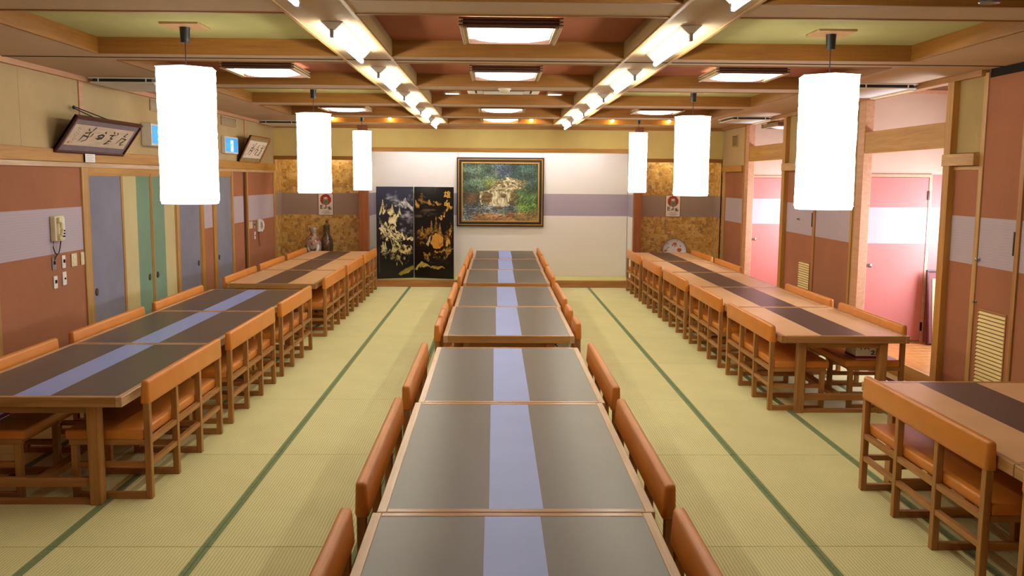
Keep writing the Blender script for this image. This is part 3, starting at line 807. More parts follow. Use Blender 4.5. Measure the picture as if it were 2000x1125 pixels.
def bench(xrear, side, y, label, single=False):
    """side 'L': rear on the left, seat to the right"""
    p = PC if single else PB; L = CLN if single else BL
    cat, grp = ('chair', 'single orange chairs at the middle row') if single else ('bench', 'orange three-seat benches along the tables')
    if side == 'L': inst(p, (xrear, y, 0), 0, label, cat, grp)
    else: inst(p, (xrear, y+L, 0), PI, label, cat, grp)

# middle row: dark tables, three blocks
CT = [1.817, 3.737, 5.657, 8.13, 10.05, 12.36, 14.26, 16.16]
CLAB = ['dark blue-striped table at the bottom edge, nearest of the middle row', 'dark blue-striped table, second of the middle row, before the camera',
        'dark blue-striped table, third in the middle row, at end of its near block', 'dark blue-striped table heading the short middle block of two',
        'dark blue-striped table at the back of the short middle block', 'dark blue-striped table heading the far middle block',
        'dark blue-striped table in centre of the far middle block', 'dark blue-striped table touching the alcove step under the painting']
for i, y in enumerate(CT):
    L = 1.92 if i < 5 else 1.90
    table('m', 'dark', xc_centre(y+L/2), y, L, CLAB[i])
CB = ['bottom edge table of the middle row', 'second table of the middle row', 'third table of the middle row', '', 'back table of the short middle block',
      'front table of the far middle block', 'centre table of the far middle block', 'last middle table before the alcove']
for i, (yl, yr) in enumerate(((2.03, 2.03), (3.90, 3.85), (5.77, 5.74), (None, None), (10.10, 10.17), (12.58, 12.58), (14.46, 14.46), (16.22, 16.22))):
    if yl is None: continue
    yl, yr = fit(yl, CT[i], 1.92 if i < 5 else 1.90), fit(yr, CT[i], 1.92 if i < 5 else 1.90)
    xc = xc_centre(CT[i]+.96); off = TW+(.115 if i < 3 else .085)
    bench(xc-off, 'L', yl, 'orange bench on the left side of the '+CB[i], False)
    bench(xc+off, 'R', yr, 'orange bench on the right side of the '+CB[i], False)
xc = xc_centre(9.0)
for y, lab in ((8.28, 'nearest of three single chairs left of the short middle block'), (8.86, 'middle of three single chairs left of the short middle block'), (9.38, 'farthest of three single chairs left of the short middle block')):
    bench(xc-TW-.09, 'L', y, 'orange chair, '+lab, True)
for y, lab in ((8.42, 'nearer of two single chairs right of the short middle block'), (9.28, 'farther of two single chairs right of the short middle block')):
    bench(xc+TW+.09, 'R', y, 'orange chair, '+lab, True)

# left row: three dark tables then three tan tables
LT = [(5.764, 1.92, 'dark'), (7.684, 1.92, 'dark'), (9.604, 1.92, 'dark'), (12.13, 1.87, 'tan'), (14.0, 1.87, 'tan'), (15.87, 1.87, 'tan')]
for i, (y, L, st) in enumerate(LT):
    x = -3.12 if st == 'dark' else -3.11
    d = 'dark blue-striped' if st == 'dark' else 'tan brown-striped'
    k = NUM[i % 3] if i % 3 < 2 else 'last'
    table('l', st, x, y, L, '%s table in the left row, %s of its block of three' % (d, k))
    yr = (5.93, 7.70, 9.60, 12.25, 14.08, 15.99)[i]; yl = (5.93, 7.74, 9.53, 12.25, 14.04, 15.94)[i]
    yr, yl = fit(yr, y, L), fit(yl, y, L)
    c = 'dark' if st == 'dark' else 'tan'
    bench(x+TW+.115, 'R', yr, 'orange bench on the aisle side of the %s %s left-row table' % (k, c))
    bench(x-TW-.09, 'L', yl, 'orange bench on the wall side of the %s %s left-row table' % (k, c))
# right row: five tan tables then, nearer, two more at the right edge
RT = [2.48, 4.40, 8.19, 10.12, 12.05, 13.98, 15.91]
RL = ['foremost tan table cut by the right edge', 'front tan table', 'second tan table', 'third tan table', 'fourth tan table', 'fifth tan table', 'last tan table']
for i, y in enumerate(RT):
    L = 1.92 if i < 2 else 1.93; x = 3.135 if i < 2 else 3.15
    lab = ('tan brown-striped table out of view at the right edge' if i == 0 else 'tan brown-striped table in the bottom right corner, cut by the frame' if i == 1 else
           'tan brown-striped table in the right row, %s of its line of five' % (NUM[i-2] if i < 6 else 'last'))
    table('r', 'tan', x, y, L, lab)
    yl = (2.62, 4.55, 8.33, 10.27, 12.15, 14.05, 15.93)[i]; yr = (2.62, 4.55, 8.40, 10.17, None, 13.98, 15.90)[i]
    yl = fit(yl, y, L); yr = yr and fit(yr, y, L)
    tl = ('table outside the right edge' if i == 0 else 'bottom right corner table' if i == 1 else '%s table in the right line of five' % (NUM[i-2] if i < 6 else 'last'))
    bench(x-TW-.06, 'L', yl, 'orange bench on the aisle side of the '+tl)
    if yr: bench(x+TW+.06, 'R', yr, 'orange bench on the wall side of the '+tl)

# boxes stowed on seats under the tables
def glyphs(parent, strokes, x, y, z, s, axis, mat='ink', th=.004, wd=.012):
    for st in strokes:
        for (a, b) in zip(st, st[1:]):
            p0 = Vector((x+a[0]*s, y, z+a[1]*s)); p1 = Vector((x+b[0]*s, y, z+b[1]*s))
            d = (p1-p0); n = Vector((-d.z, 0, d.x)).normalized()*wd/2; e = d.normalized()*wd/2
            bm = bmesh.new()
            f = [bm.verts.new(v) for v in (p0-e+n, p1+e+n, p1+e-n, p0-e-n)]; g = [bm.verts.new(v.co+Vector((0, th, 0))) for v in f]
            bm.faces.new(f); bm.faces.new(g[::-1])
            for i in range(4): bm.faces.new((f[i], f[(i+1) % 4], g[(i+1) % 4], g[i]))
            yield bm
def glyph_obj(parent, name, strokes, x, y, z, s, mat='ink', wd=.012):
    B = bmesh.new()
    for bm in glyphs(parent, strokes, x, y, z, s, 0, mat, .003, wd):
        me = bpy.data.meshes.new('tmp'); bm.to_mesh(me); bm.free(); B.from_mesh(me); bpy.data.meshes.remove(me)
    return obj(name, B, mat, parent)
NAKA = [[(.1, .75), (.9, .75)], [(.1, .75), (.1, .35)], [(.9, .75), (.9, .35)], [(.1, .35), (.9, .35)], [(.5, 1), (.5, 0)]]
SU = [[(.1, .9), (.85, .9), (.5, .45), (.05, .05)], [(.5, .45), (.95, .05)]]
TWO = [[(.1, .85), (.4, 1), (.8, .85), (.75, .6), (.1, 0), (.9, 0)]]
FIVE = [[(.85, 1), (.2, 1), (.15, .55), (.6, .6), (.85, .35), (.6, 0), (.1, .08)]]
def stove_box(x, y, z, lab, rz=0):
    t = thing('cardboard_box', lab, 'box', (x, y, z), rz, 'white boxes left on seats under the tables')
    box('carton', -.125, .125, 0, .26, 0, .165, 'card', t, .003); box('maroon_band', -.127, .127, -.002, .262, .008, .034, 'maroon', t)
    box('lid', -.127, .127, -.002, .262, .16, .172, 'card', t, .003)
    glyph_obj(t, 'printed_mark', NAKA, -.10, -.004, .10, .045, 'ink', .008); glyph_obj(t, 'printed_mark', SU, -.045, -.004, .10, .045, 'ink', .008)
    glyph_obj(t, 'printed_mark', TWO, .02, -.004, .05, .035, 'ink', .007); glyph_obj(t, 'printed_mark', FIVE, .065, -.004, .05, .035, 'ink', .007)
stove_box(3.47, 8.42, .478, 'white box with maroon band on wall-side bench under the right row end')
stove_box(.50, 8.50, .478, 'white box under the right end of the short middle block')
stove_box(-3.66, 6.05, .478, 'white box under the near left table beside the wall')

# ================================================================== THINGS ON THE WALLS
# ---- folding screen
def screen_canvas(right):
    c = Canvas(120, 270, (14, 14, 20)); a = c.a
    if not right:
        c.px[:] = np.array((12, 12, 18)); g = np.clip((c.V-.45)/.5, 0, 1)[..., None]; c.px += g*(np.array((50, 56, 84))-c.px)*.75
        r = random.Random(4)
        def cloud(u, v, n, s, col=(214, 210, 214)):
            for _ in range(n): c.blob(u+r.gauss(0, s*1.6), v+r.gauss(0, s*.5), .03+r.random()*.07, .010+r.random()*.02, col, .28, .9)
        for u, v, n in ((.38, .875, 16), (.52, .845, 16), (.95, .905, 8), (.78, .70, 18), (.93, .66, 22), (.72, .53, 14), (.84, .49, 12)): cloud(u, v, n, .06)
        gold, cream, dk = (198, 178, 106), (226, 212, 160), (60, 56, 40)
        # far peak
        c.relief([(.45, .80), (.62, .83), (.72, .85), (.78, .885), (.86, .84), (1, .78), (1, .73), (.86, .78), (.78, .76), (.66, .79)], ((30, 34, 48), (120, 124, 128), (206, 204, 196)), .9, 20, 8, 31, .25, .015)
        # pines
        def pine(u0, v0, h, wd):
            for k in range(12):
                z = v0-h*k/12; ww = .008+wd*k/12
                for sg in (-1, 1):
                    c.stroke([(u0, z), (u0+sg*ww, z-.012-r.random()*.006)], .0042, r.choice((cream, gold, (150, 152, 110))), .85)
        pine(.16, .86, .13, .07); pine(.42, .81, .09, .06); pine(.62, .77, .07, .05); pine(.22, .40, .14, .09); pine(.48, .38, .1, .08)
        D, G_, L_ = (22, 20, 20), (172, 152, 92), (232, 220, 172)
        c.relief([(.12, .77), (.24, .80), (.36, .775), (.44, .73), (.58, .70), (.60, .66), (.50, .62), (.54, .55), (.46, .50), (.34, .60), (.30, .66), (.36, .69), (.26, .74), (.18, .70), (.08, .72)], (D, G_, L_), -.7, 14, 9, 3, .22, .03)
        c.relief([(.06, .655), (.14, .60), (.30, .59), (.46, .545), (.60, .50), (.74, .47), (.60, .45), (.70, .42), (.52, .41), (.46, .36), (.38, .42), (.24, .40), (.20, .46), (.08, .44), (.14, .50), (.05, .55), (.12, .58)], (D, (184, 164, 104), (238, 226, 180)), .95, 5, 16, 7, .30, .03)
        c.relief([(.50, .49), (.70, .48), (.84, .45), (1, .445), (1, .40), (.90, .42), (.74, .43)], (D, G_, L_), -.2, 12, 9, 13, .2, .025)
        c.relief([(.42, .36), (.60, .38), (.78, .36), (.96, .33), (1, .30), (.90, .22), (.70, .26), (.50, .28)], (D, G_, (214, 200, 150)), -.5, 12, 12, 17, .30, .04)
        c.relief([(.10, .34), (.22, .31), (.40, .30), (.56, .24), (.80, .20), (.90, .16), (.60, .17), (.40, .19), (.24, .24)], ((14, 14, 16), (112, 102, 62), (186, 172, 112)), .3, 12, 12, 19, .38, .045)
        c.relief([(.56, .035), (.70, .07), (.85, .085), (1, .12), (1, .095), (.85, .055), (.70, .04)], ((50, 44, 22), (130, 116, 52), (176, 160, 80)), -.3, 8, 14, 23, .1, .012)
        pine(.16, .40, .11, .06); pine(.44, .37, .08, .05)
        for k in range(60):
            u = r.uniform(.06, .5); v = .64-.25*u-r.random()*.12
            c.curve([(u, v), (u+r.uniform(.04, .09), v-r.uniform(.015, .03)), (u+r.uniform(.10, .2), v-r.uniform(.04, .09))], r.uniform(.0025, .0045), r.choice((cream, (240, 230, 190), dk, dk)), .85)
        for v in np.arange(.06, .34, .018): c.stroke([(.05, v), (.06, v+.008)], .003, (150, 150, 140), .7)
        pass; c.stroke([(.65, .045), (.8, .08), (1, .115)], .022, (150, 136, 60), .9, False)
    else:
        r = random.Random(9)
        gold, br, dim = (178, 132, 52), (206, 164, 84), (104, 74, 34)
        c.px[:] = np.array((15, 12, 12))
        D, G_, L_ = (18, 14, 12), (128, 92, 38), (206, 158, 74)
        c.relief([(0, .85), (.08, .885), (.17, .925), (.26, .905), (.38, .86), (.52, .83), (.70, .84), (.76, .80), (.60, .79), (.48, .80), (.36, .81), (.26, .83), (.16, .80), (.08, .76), (.02, .79)], (D, G_, L_), -.9, 9, 16, 41, .28, .025)
        for u, v, n in ((.35, .75, 26), (.1, .69, 18), (.42, .7, 16)):
            for _ in range(n): c.blob(u+r.gauss(0, .12), v+r.gauss(0, .014), .04+r.random()*.08, .008+r.random()*.018, (126, 110, 82), .22, .9)
        c.relief([(.60, .66), (.68, .655), (.78, .68), (.80, .72), (.88, .75), (.98, .79), (.96, .81), (.86, .80), (.76, .74), (.72, .70), (.62, .69)], (D, (150, 108, 44), (222, 176, 92)), .6, 14, 10, 43, .2, .03)
        def pine(u0, v0, h, wd):
            for k in range(12):
                z = v0-h*k/12; ww = .008+wd*k/12
                for sg in (-1, 1): c.stroke([(u0, z), (u0+sg*ww, z-.012-r.random()*.006)], .0042, r.choice((gold, dim, br)), .8)
        c.relief([(.06, .50), (.16, .53), (.30, .52), (.44, .55), (.66, .55), (.80, .50), (.90, .56), (.96, .60), (.94, .44), (.86, .36), (.78, .34), (.70, .46), (.48, .50), (.34, .44), (.22, .38), (.06, .40)], ((16, 12, 12), (74, 52, 24), (168, 122, 52)), .7, 9, 11, 47, .40, .05)
        pine(.56, .68, .17, .06); pine(.44, .63, .13, .05); pine(.2, .57, .1, .05); pine(.66, .61, .12, .05)
        c.relief([(.42, .38), (.46, .46), (.54, .495), (.66, .49), (.74, .44), (.76, .37), (.66, .33), (.52, .33)], ((150, 100, 32), (184, 128, 44), (206, 150, 66)), .8, 4, 5, 53, .1, .012)
        c.relief([(.30, .37), (.38, .45), (.44, .47), (.40, .40), (.36, .35)], ((96, 84, 64), (150, 132, 104), (190, 172, 140)), 1.1, 8, 8, 55, .1, .01)
        c.relief([(.78, .36), (.90, .38), (.96, .52), (.98, .58), (.94, .58), (.88, .46), (.80, .42)], (D, G_, L_), .9, 10, 10, 57, .2, .03)
        c.relief([(.20, .24), (.32, .29), (.46, .27), (.58, .31), (.76, .32), (.92, .36), (.98, .34), (.94, .28), (.80, .22), (.64, .26), (.44, .24), (.34, .19)], ((16, 13, 12), (122, 90, 38), (190, 148, 72)), -.4, 9, 12, 59, .30, .04)
        for k in range(20): c.blob(r.uniform(.3, .9), r.uniform(.15, .22), .1, .02, (84, 78, 76), .2, .9)
        c.relief([(0, .10), (.08, .14), (.18, .175), (.32, .155), (.40, .125), (.28, .12), (.16, .125), (.06, .09)], ((60, 48, 20), (146, 124, 52), (190, 168, 84)), -.3, 7, 12, 61, .1, .015)
        c.relief([(.36, .13), (.52, .135), (.66, .13), (.80, .115), (.64, .10), (.48, .105)], ((46, 38, 18), (122, 102, 42), (166, 144, 68)), .1, 7, 12, 63, .1, .015)
        ink = (236, 178, 70)
        def ch(strokes, u, v, s, wd):
            for st in strokes: c.curve([(u+x*s/a, v+y*s) for x, y in st], wd, ink, 1, False)
        ch([[(.05, .78), (.45, .82)], [(.27, .98), (.2, .6), (.03, .2)], [(.27, .55), (.15, .22), (.40, .27)], [(.34, .42), (.46, .18)],
            [(.62, .98), (.5, .7)], [(.57, .8), (.57, .05)], [(.74, 1), (.79, .88)], [(.57, .77), (.98, .8)], [(.57, .55), (.94, .57)], [(.57, .34), (.94, .35)], [(.55, .1), (1, .13)], [(.77, .78), (.77, .12)]], .765, .885, .074, .0042)
        ch([[(.5, 1), (.35, .62), (.5, .3)], [(.15, .65), (.12, .25), (.55, .32), (.62, .62)], [(.85, .62), (.8, .3), (1, .02)]], .77, .79, .07, .0055)
    return c
fs = thing('folding_screen', 'black two-panel folding screen with gold mountain relief in the alcove', 'folding screen', (-1.75, 18.5, .139))
for (x0, y0, x1, y1, right) in ((-.73, -.24, -.005, 0, False), (.005, 0, .82, -.24, True)):
    L = math.hypot(x1-x0, y1-y0); a = math.atan2(y1-y0, x1-x0)
    p = box('screen_panel', -L/2, L/2, 0, .022, 0, 1.86, 'black_lacquer', fs, .003)
    p.matrix_local = Matrix.Translation(((x0+x1)/2, (y0+y1)/2, 0)) @ Matrix.Rotation(a, 4, 'Z')
    cv = screen_canvas(right)
    cv.mesh('painted_face', L-.02, 1.84, 'vcol_gloss', p, Matrix.Translation((0, -.0015, .01)))
for z in (.25, .95, 1.65): obj('hinge', bm_cyl(bmesh.new(), (0, -.004, z-.03), (0, -.004, z+.03), .006, n=10), 'gilt', fs)
# ---- oil painting
def oil_canvas():
    c = Canvas(248, 190, (56, 68, 54)); r = random.Random(21)
    def pick(u, v):
        j = r.gauss(0, .025); u += j; v += r.gauss(0, .02)
        if v < .13+.10*max(0, u-.5) and u > .12: return r.choice(((150, 98, 52), (166, 112, 58), (120, 86, 46), (136, 100, 62))), 0
        if u > .74 and v < .30: return r.choice(((110, 146, 50), (90, 128, 46), (136, 164, 62), (58, 92, 40))), 1
        if v < .27 and u < .72: return r.choice(((84, 92, 98), (56, 66, 72), (150, 154, 152), (70, 80, 82), (108, 114, 112), (44, 52, 56))), 0
        if u > .73 and v < .58: return r.choice(((62, 96, 50), (80, 116, 66), (44, 70, 40), (88, 64, 42), (52, 62, 40))), 1
        if v < .48 and u > .60: return r.choice(((66, 50, 36), (88, 62, 40), (48, 44, 34), (104, 76, 46))), 1
        if v < .50 and u < .24: return r.choice(((106, 66, 44), (88, 56, 38), (72, 58, 42), (60, 66, 46))), 0
        if v < .72 and .34 < u < .82 and v < .52+.45*min(1, max(0, (u-.30)*2.2)): return r.choice(((118, 94, 60), (136, 112, 72), (150, 128, 84), (88, 74, 50), (104, 98, 62))), 0
        if .28 < u < .46 and v < .74: return r.choice(((104, 110, 54), (88, 98, 48), (122, 122, 62), (70, 84, 48))), 1
        if u < .40: return r.choice(((58, 78, 62), (44, 60, 48), (84, 104, 84), (34, 46, 38), (66, 90, 62), (98, 114, 98))), 1
        if v > .76 and .42 < u < .64: return r.choice(((54, 66, 84), (38, 50, 60), (76, 88, 98), (46, 58, 54), (108, 108, 124))), 1
        return r.choice(((36, 54, 48), (48, 70, 56), (28, 42, 38), (58, 84, 70), (40, 66, 60))), 1
    for _ in range(13000):
        u, v = r.random(), r.random(); col, k = pick(u, v); q = r.uniform(.88, 1.34); L = r.uniform(.006, .024); an = r.uniform(0, PI) if k else r.uniform(-.35, .35)
        c.seg((u, v), (u+L*math.cos(an)/c.a, v+L*math.sin(an)), .0065, .0035, [x*q for x in col], .75)
    for k in range(9): u = r.uniform(.04, .3); c.stroke([(u, .99), (u+r.uniform(-.03, .03), .78), (u+r.uniform(-.05, .05), .60)], .0035, (120, 114, 96), .5)
    for u0, u1 in ((.78, .84), (.86, .90), (.80, .92), (.93, .95)): c.stroke([(u0, .99), ((u0+u1)/2-.01, .82), (u1, .62)], .004, (126, 112, 98), .55)
    for k in range(60): c.blob(.43+r.gauss(0, .022), .86+r.gauss(0, .05), .010, .009, r.choice(((176, 172, 112), (140, 142, 90))), .5, .8)
    c.px *= (.72+.56*noise2(c.h, c.w, 9, 77))[..., None]*(.85+.3*noise2(c.h, c.w, 24, 78))[..., None]
    W = (222, 214, 172)
    def rock(u, v, ru, rv):
        c.blob(u, v, ru, rv, (104, 78, 42), .9, .45); [c.blob(u+r.uniform(-.6, .6)*ru, v+r.uniform(-.6, .6)*rv, ru*.4, rv*.4, r.choice(((84, 62, 36), (124, 96, 54), (98, 82, 54))), .7, .6) for _ in range(7)]; c.blob(u-.01, v+rv*.4, ru*.75, rv*.45, (146, 116, 64), .6, .8); c.blob(u+.01, v-rv*.5, ru*.75, rv*.45, (58, 42, 28), .6, .8)
        for _ in range(14): a, b = u+r.uniform(-.7, .7)*ru, v+r.uniform(-.7, .7)*rv; c.stroke([(a, b), (a+.02, b+r.uniform(-.01, .01))], .004, r.choice(((150, 118, 66), (70, 50, 32), (120, 88, 48))), .5)
    c.relief([(.57, .77), (.66, .76), (.70, .70), (.80, .64), (.74, .55), (.68, .50), (.63, .38), (.61, .26), (.36, .25), (.41, .40), (.40, .47), (.24, .51), (.225, .40), (.235, .27), (.28, .27), (.25, .40), (.29, .50), (.38, .545), (.47, .60), (.55, .66)], ((92, 78, 48), (164, 150, 108), (226, 218, 178)), .5, 13, 13, 71, .32, .025)
    c.relief([(.41, .50), (.64, .50), (.61, .26), (.35, .25)], ((98, 82, 50), (180, 168, 124), (232, 224, 186)), 1.57, 3, 20, 73, .28, .025)
    rock(.325, .44, .085, .06); rock(.315, .36, .075, .055); rock(.545, .44, .052, .05); rock(.68, .44, .06, .08)
    for p in ((.54, .60, .032, .018), (.64, .60, .05, .024), (.52, .54, .06, .02), (.60, .68, .04, .018), (.70, .55, .05, .02), (.48, .66, .05, .02)): rock(*p)
    def flow(pts, n, j, r0, a):
        for _ in range(n):
            o = r.gauss(0, j*1.6); i0 = r.randrange(max(1, len(pts)-2)); seg = pts[i0:i0+r.choice((2, 2, 3))]
            c.curve([(x+o*.5+r.gauss(0, .008), y+o*.5+r.gauss(0, .006)) for x, y in seg], r.uniform(.0016, r0), r.choice((W, (200, 192, 150), (128, 112, 78), (96, 80, 52))), a)
    flow([(.60, .76), (.645, .72), (.60, .68), (.66, .645), (.61, .60)], 22, .02, .0035, .5)
    flow([(.74, .65), (.69, .60), (.61, .58), (.53, .565), (.46, .53)], 26, .02, .0035, .5)
    flow([(.52, .62), (.45, .575), (.40, .54), (.31, .52), (.24, .50)], 24, .016, .0035, .5)
    flow([(.72, .56), (.64, .535), (.58, .52), (.50, .515), (.42, .49)], 24, .018, .0035, .5)
    for k in range(70):
        t = r.random(); u0 = .42+.07*t if k % 3 else .585+.035*t; u2 = (.35+.2*t if k % 3 else .52+.08*t)+r.gauss(0, .015)
        y0 = .50-.2*r.random() if k % 2 else .50; y1 = max(.25, y0-r.uniform(.06, .2)); f = lambda y: (.5-y)/.25
        c.curve([(u0+(u2-u0)*f(y0)**1.3, y0), (u0+(u2-u0)*f((y0+y1)/2)**1.3, (y0+y1)/2), (u0+(u2-u0)*f(y1)**1.3, y1)], r.uniform(.0016, .0042), r.choice((W, W, (206, 196, 150), (170, 158, 112), (236, 230, 196), (128, 110, 76), (92, 76, 52))), .55)
    for k in range(60): c.blob(r.uniform(.34, .6), .265+r.gauss(0, .012), .02, .010, (206, 202, 182), .35, .9)
    for k in range(150):
        u, v = r.uniform(0, .70), r.uniform(.05, .27); c.stroke([(u, v), (u+r.uniform(.02, .08), v+r.uniform(-.008, .008))], r.uniform(.002, .0045), r.choice(((206, 206, 196), (150, 156, 156), (44, 52, 56), (60, 70, 76), (180, 184, 180))), .65)
    rock(.48, .225, .06, .028)
    for k in range(30): u = r.uniform(.5, .6); c.stroke([(u, .13), (u+r.uniform(-.015, .015), .18)], .003, (84, 124, 58), .7)
    for k in range(170):
        u, v = r.uniform(.72, 1), r.uniform(.02, .56); u -= .05*r.random() if v > .2 else 0
        an = r.uniform(-.9, .9); g = r.choice(((120, 160, 66), (92, 138, 60), (64, 112, 62), (150, 176, 84), (60, 96, 54))) if v < .45 else r.choice(((64, 104, 62), (84, 124, 82), (46, 80, 48)))
        c.stroke([(u, v), (u-.02*math.cos(an), v-.025), (u-.03, v-.035-.02*r.random())], r.uniform(.003, .0065), g, .75)
    return c
op = thing('framed_painting', 'large framed oil painting of a waterfall hanging in the alcove', 'painting', (.015, 18.985, 1.18))
PW, PH = 1.815, 1.43
def frame_ring(parent, name, w_, h, t0, t1, y0, y1, mat, z0=0):
    """ring between inset t0 and t1; four mitre-less bars"""
    for nm, a in (('h', 0), ('h', 1), ('v', 0), ('v', 1)):
        if nm == 'h':
            z = z0+t0 if a == 0 else z0+h-t1
            box(name, -w_/2+t0, w_/2-t0, y0, y1, z, z+(t1-t0), mat, parent, .003)
        else:
            x = -w_/2+t0 if a == 0 else w_/2-t1
            box(name, x, x+(t1-t0), y0, y1, z0+t1, z0+h-t1, mat, parent, .003)
frame_ring(op, 'outer_moulding', PW, PH, 0, .03, -.05, 0, 'black_frame'); frame_ring(op, 'gilt_moulding', PW, PH, .03, .045, -.062, 0, 'gilt')
frame_ring(op, 'dark_moulding', PW, PH, .045, .095, -.05, 0, 'black_frame'); frame_ring(op, 'gilt_moulding', PW, PH, .095, .125, -.045, 0, 'gilt')
box('backboard', -PW/2+.02, PW/2-.02, -.012, -.002, .02, PH-.02, 'dark', op)
oil_canvas().mesh('canvas', PW-.25, PH-.25, 'vcol', op, Matrix.Translation((0, -.022, .125)))
for s in (-1, 1): obj('hanging_wire', bm_cyl(bmesh.new(), (s*(PW/2-.03), -.02, PH-.01), (s*(PW/2-.03), -.02, PH+.45), .0035, n=6), 'steel', op)
# ---- two posters on the gold niches
def poster_canvas():
    c = Canvas(96, 142, (226, 214, 206))
    c.blob(.5, .73, .40, .275, (176, 54, 40), 1, .06); c.blob(.5, .73, .33, .225, (152, 44, 34), .5, .06); r = random.Random(3)
    for k in range(5):
        an = .6+k*2*PI/5; c.blob(.5+.38*math.cos(an), .73+.26*math.sin(an), .03, .02, (226, 214, 206), 1, .3)
    c.poly([(.31, .50), (.69, .50), (.66, .86), (.34, .86)], (132, 124, 104)); c.blob(.5, .80, .15, .07, (216, 200, 188), .95, .4); c.blob(.5, .62, .15, .08, (84, 124, 74), .95, .4)
    ink = (62, 42, 26)
    for (u, st) in ((.08, [[(.1, .9), (.8, .9)], [(.45, 1), (.45, .1)], [(.1, .5), (.9, .55)], [(.1, .15), (.85, .1)], [(.2, .8), (.2, .2)]]),
                    (.36, [[(.1, .3), (.5, .6), (.9, .7)], [(.5, .9), (.6, .1)], [(.2, .1), (.7, .4)]]),
                    (.62, [[(.5, 1), (.5, 0)], [(.05, .65), (.95, .7)], [(.15, .2), (.5, .6), (.95, .15)], [(.25, .9), (.3, .4)], [(.6, .3), (.95, .5)]])):
        for s in st: c.stroke([(u+x*.3, .27+y*.20-(.06 if u > .5 else 0)) for x, y in s], .016, ink, 1)
    for v, a, b in ((.185, .3, .72), (.115, .22, .36), (.115, .42, .82), (.06, .35, .75)):
        u = a
        while u < b:
            hgt = .018 if v == .115 and a > .4 else .008
            c.stroke([(u, v-hgt), (u+.02, v+hgt)], .010 if hgt > .01 else .006, (70, 58, 52), .9); c.stroke([(u, v+hgt*.4), (u+.04, v+hgt*.2)], .006, (70, 58, 52), .8); u += .075 if hgt > .01 else .04
    return c
pc = poster_canvas()
for x, z, lab in ((-3.57, 1.40, 'white poster with red disc above the vase in the left gold niche'), (3.585, 1.415, 'white poster with red disc above the plate in the right gold niche')):
    t = thing('poster', lab, 'poster', (x, YG-.002, z), 0, 'red disc posters in the gold niches')
    box('poster_frame', -.155, .155, -.012, 0, 0, .445, 'red_wood', t, .002); pc.mesh('print', .292, .427, 'vcol', t, Matrix.Translation((0, -.0135, .009)))
# ---- calligraphy frames tilted off the left wall
def calligraphy(chars, w_, h, seal, paper, seed):
    c = Canvas(w_, h, paper); r = random.Random(seed)
    n = noise2(h, w_, 10, seed)[..., None]; c.px *= .94+.1*n
    for (u, v, s, sts, wd) in chars:
        for st in sts: c.stroke([(u+x*s/c.a, v+y*s) for x, y in st], wd, (44, 34, 30), .95)
    for k in range(14):
        u = .07+.03*(k % 2)+r.uniform(-.008, .008); v = .85-.055*k
        c.stroke([(u, v), (u+.012, v-.02), (u-.004, v-.04)], .011, (86, 66, 56), .8)
    if seal: c.blob(.05, .12, .022, .06, (176, 84, 48), .8, .4)
    return c
G1 = [[(.55, 1), (.35, .75), (.6, .7)], [(.3, .6), (.0, .1)], [(.45, .55), (.75, .5), (.6, .25), (.3, .15)], [(.55, .3), (.45, .0), (.75, .05)]]
G2 = [[(.4, 1), (.55, .85)], [(.8, .95), (.9, .8)], [(.2, .72), (.75, .78)], [(.5, .75), (.35, .5), (.6, .45), (.3, .25), (.65, .22)], [(.35, .2), (.1, -.05), (.5, .05)]]
G3 = [[(.7, .85), (.78, .75)], [(.2, .5), (.5, .62), (.72, .55), (.65, .3), (.35, .22), (.1, .3)], [(.3, .35), (.6, .4)]]
G4 = [[(.75, 1.1), (.6, .8)], [(.25, .95), (.35, .8)], [(.15, .62), (.6, .7)], [(.5, .75), (.5, .3)], [(.1, .45), (-.05, 0)], [(.2, .4), (.55, .35), (.5, .1), (.2, -.05)], [(.8, .6), (.7, .35)]]
def tilted_frame(name, lab, y0, y1, x0, z0, x1, z1, mats, canvas, mg, knot):
    """bottom edge at (x0,z0) on the wall, top edge leaning out to (x1,z1); reads along +y"""
    t = thing(name, lab, 'framed calligraphy', (x0, (y0+y1)/2, z0))
    h = math.hypot(x1-x0, z1-z0); w_ = y1-y0
    ax = Vector((0, 1, 0)); up = Vector(((x1-x0)/h, 0, (z1-z0)/h)); nrm = ax.cross(up)   # faces +x, down
    m = Matrix((ax, -nrm, up)).transposed().to_4x4()
    body = box('backboard', -w_/2, w_/2, 0, .02, 0, h, 'dark', t); body.matrix_local = m
    frame_ring(body, 'moulding', w_, h, 0, .028, -.02, .02, mats[0]); 
    box('mount', -w_/2+.028, w_/2-.028, -.003, 0, .028, h-.028, mats[1], body)
    canvas.mesh('calligraphy', w_-2*mg, h-2*mg, 'vcol', body, Matrix.Translation((0, -.005, mg)))
    if knot:
        top = m @ Vector((0, .02, h*.93))
        obj('hanging_cord', bm_tube(bmesh.new(), [m @ Vector((-.12, .022, h*.9)), (.01, -.36, .455), (.01, -.36, .47), m @ Vector((.3, .022, h*.9))], .006, 6), 'cord', t)
        obj('cord_knot', bm_lathe(bmesh.new(), [(.004, -.02), (.016, -.008), (.016, .01), (.004, .02)], 10, (.012, -.36, .46)), 'cord', t)
    return t
c1 = calligraphy([(.80, .20, .62, G1, .036), (.585, .20, .62, G2, .034), (.40, .25, .60, G3, .046), (.19, .24, .62, G4, .036)], 200, 58, True, (206, 182, 156), 5)
tilted_frame('calligraphy_frame', 'wide dark red framed calligraphy tilted off the left wall above the card', 9.03, 10.67, XL+.035, 2.40, -4.19, 2.752, ('mahogany', 'silk'), c1, .092, True)
c2 = calligraphy([(.72, .2, .6, G2, .032), (.47, .2, .6, G1, .032), (.2, .2, .6, G4, .034)], 150, 68, False, (232, 214, 196), 8)
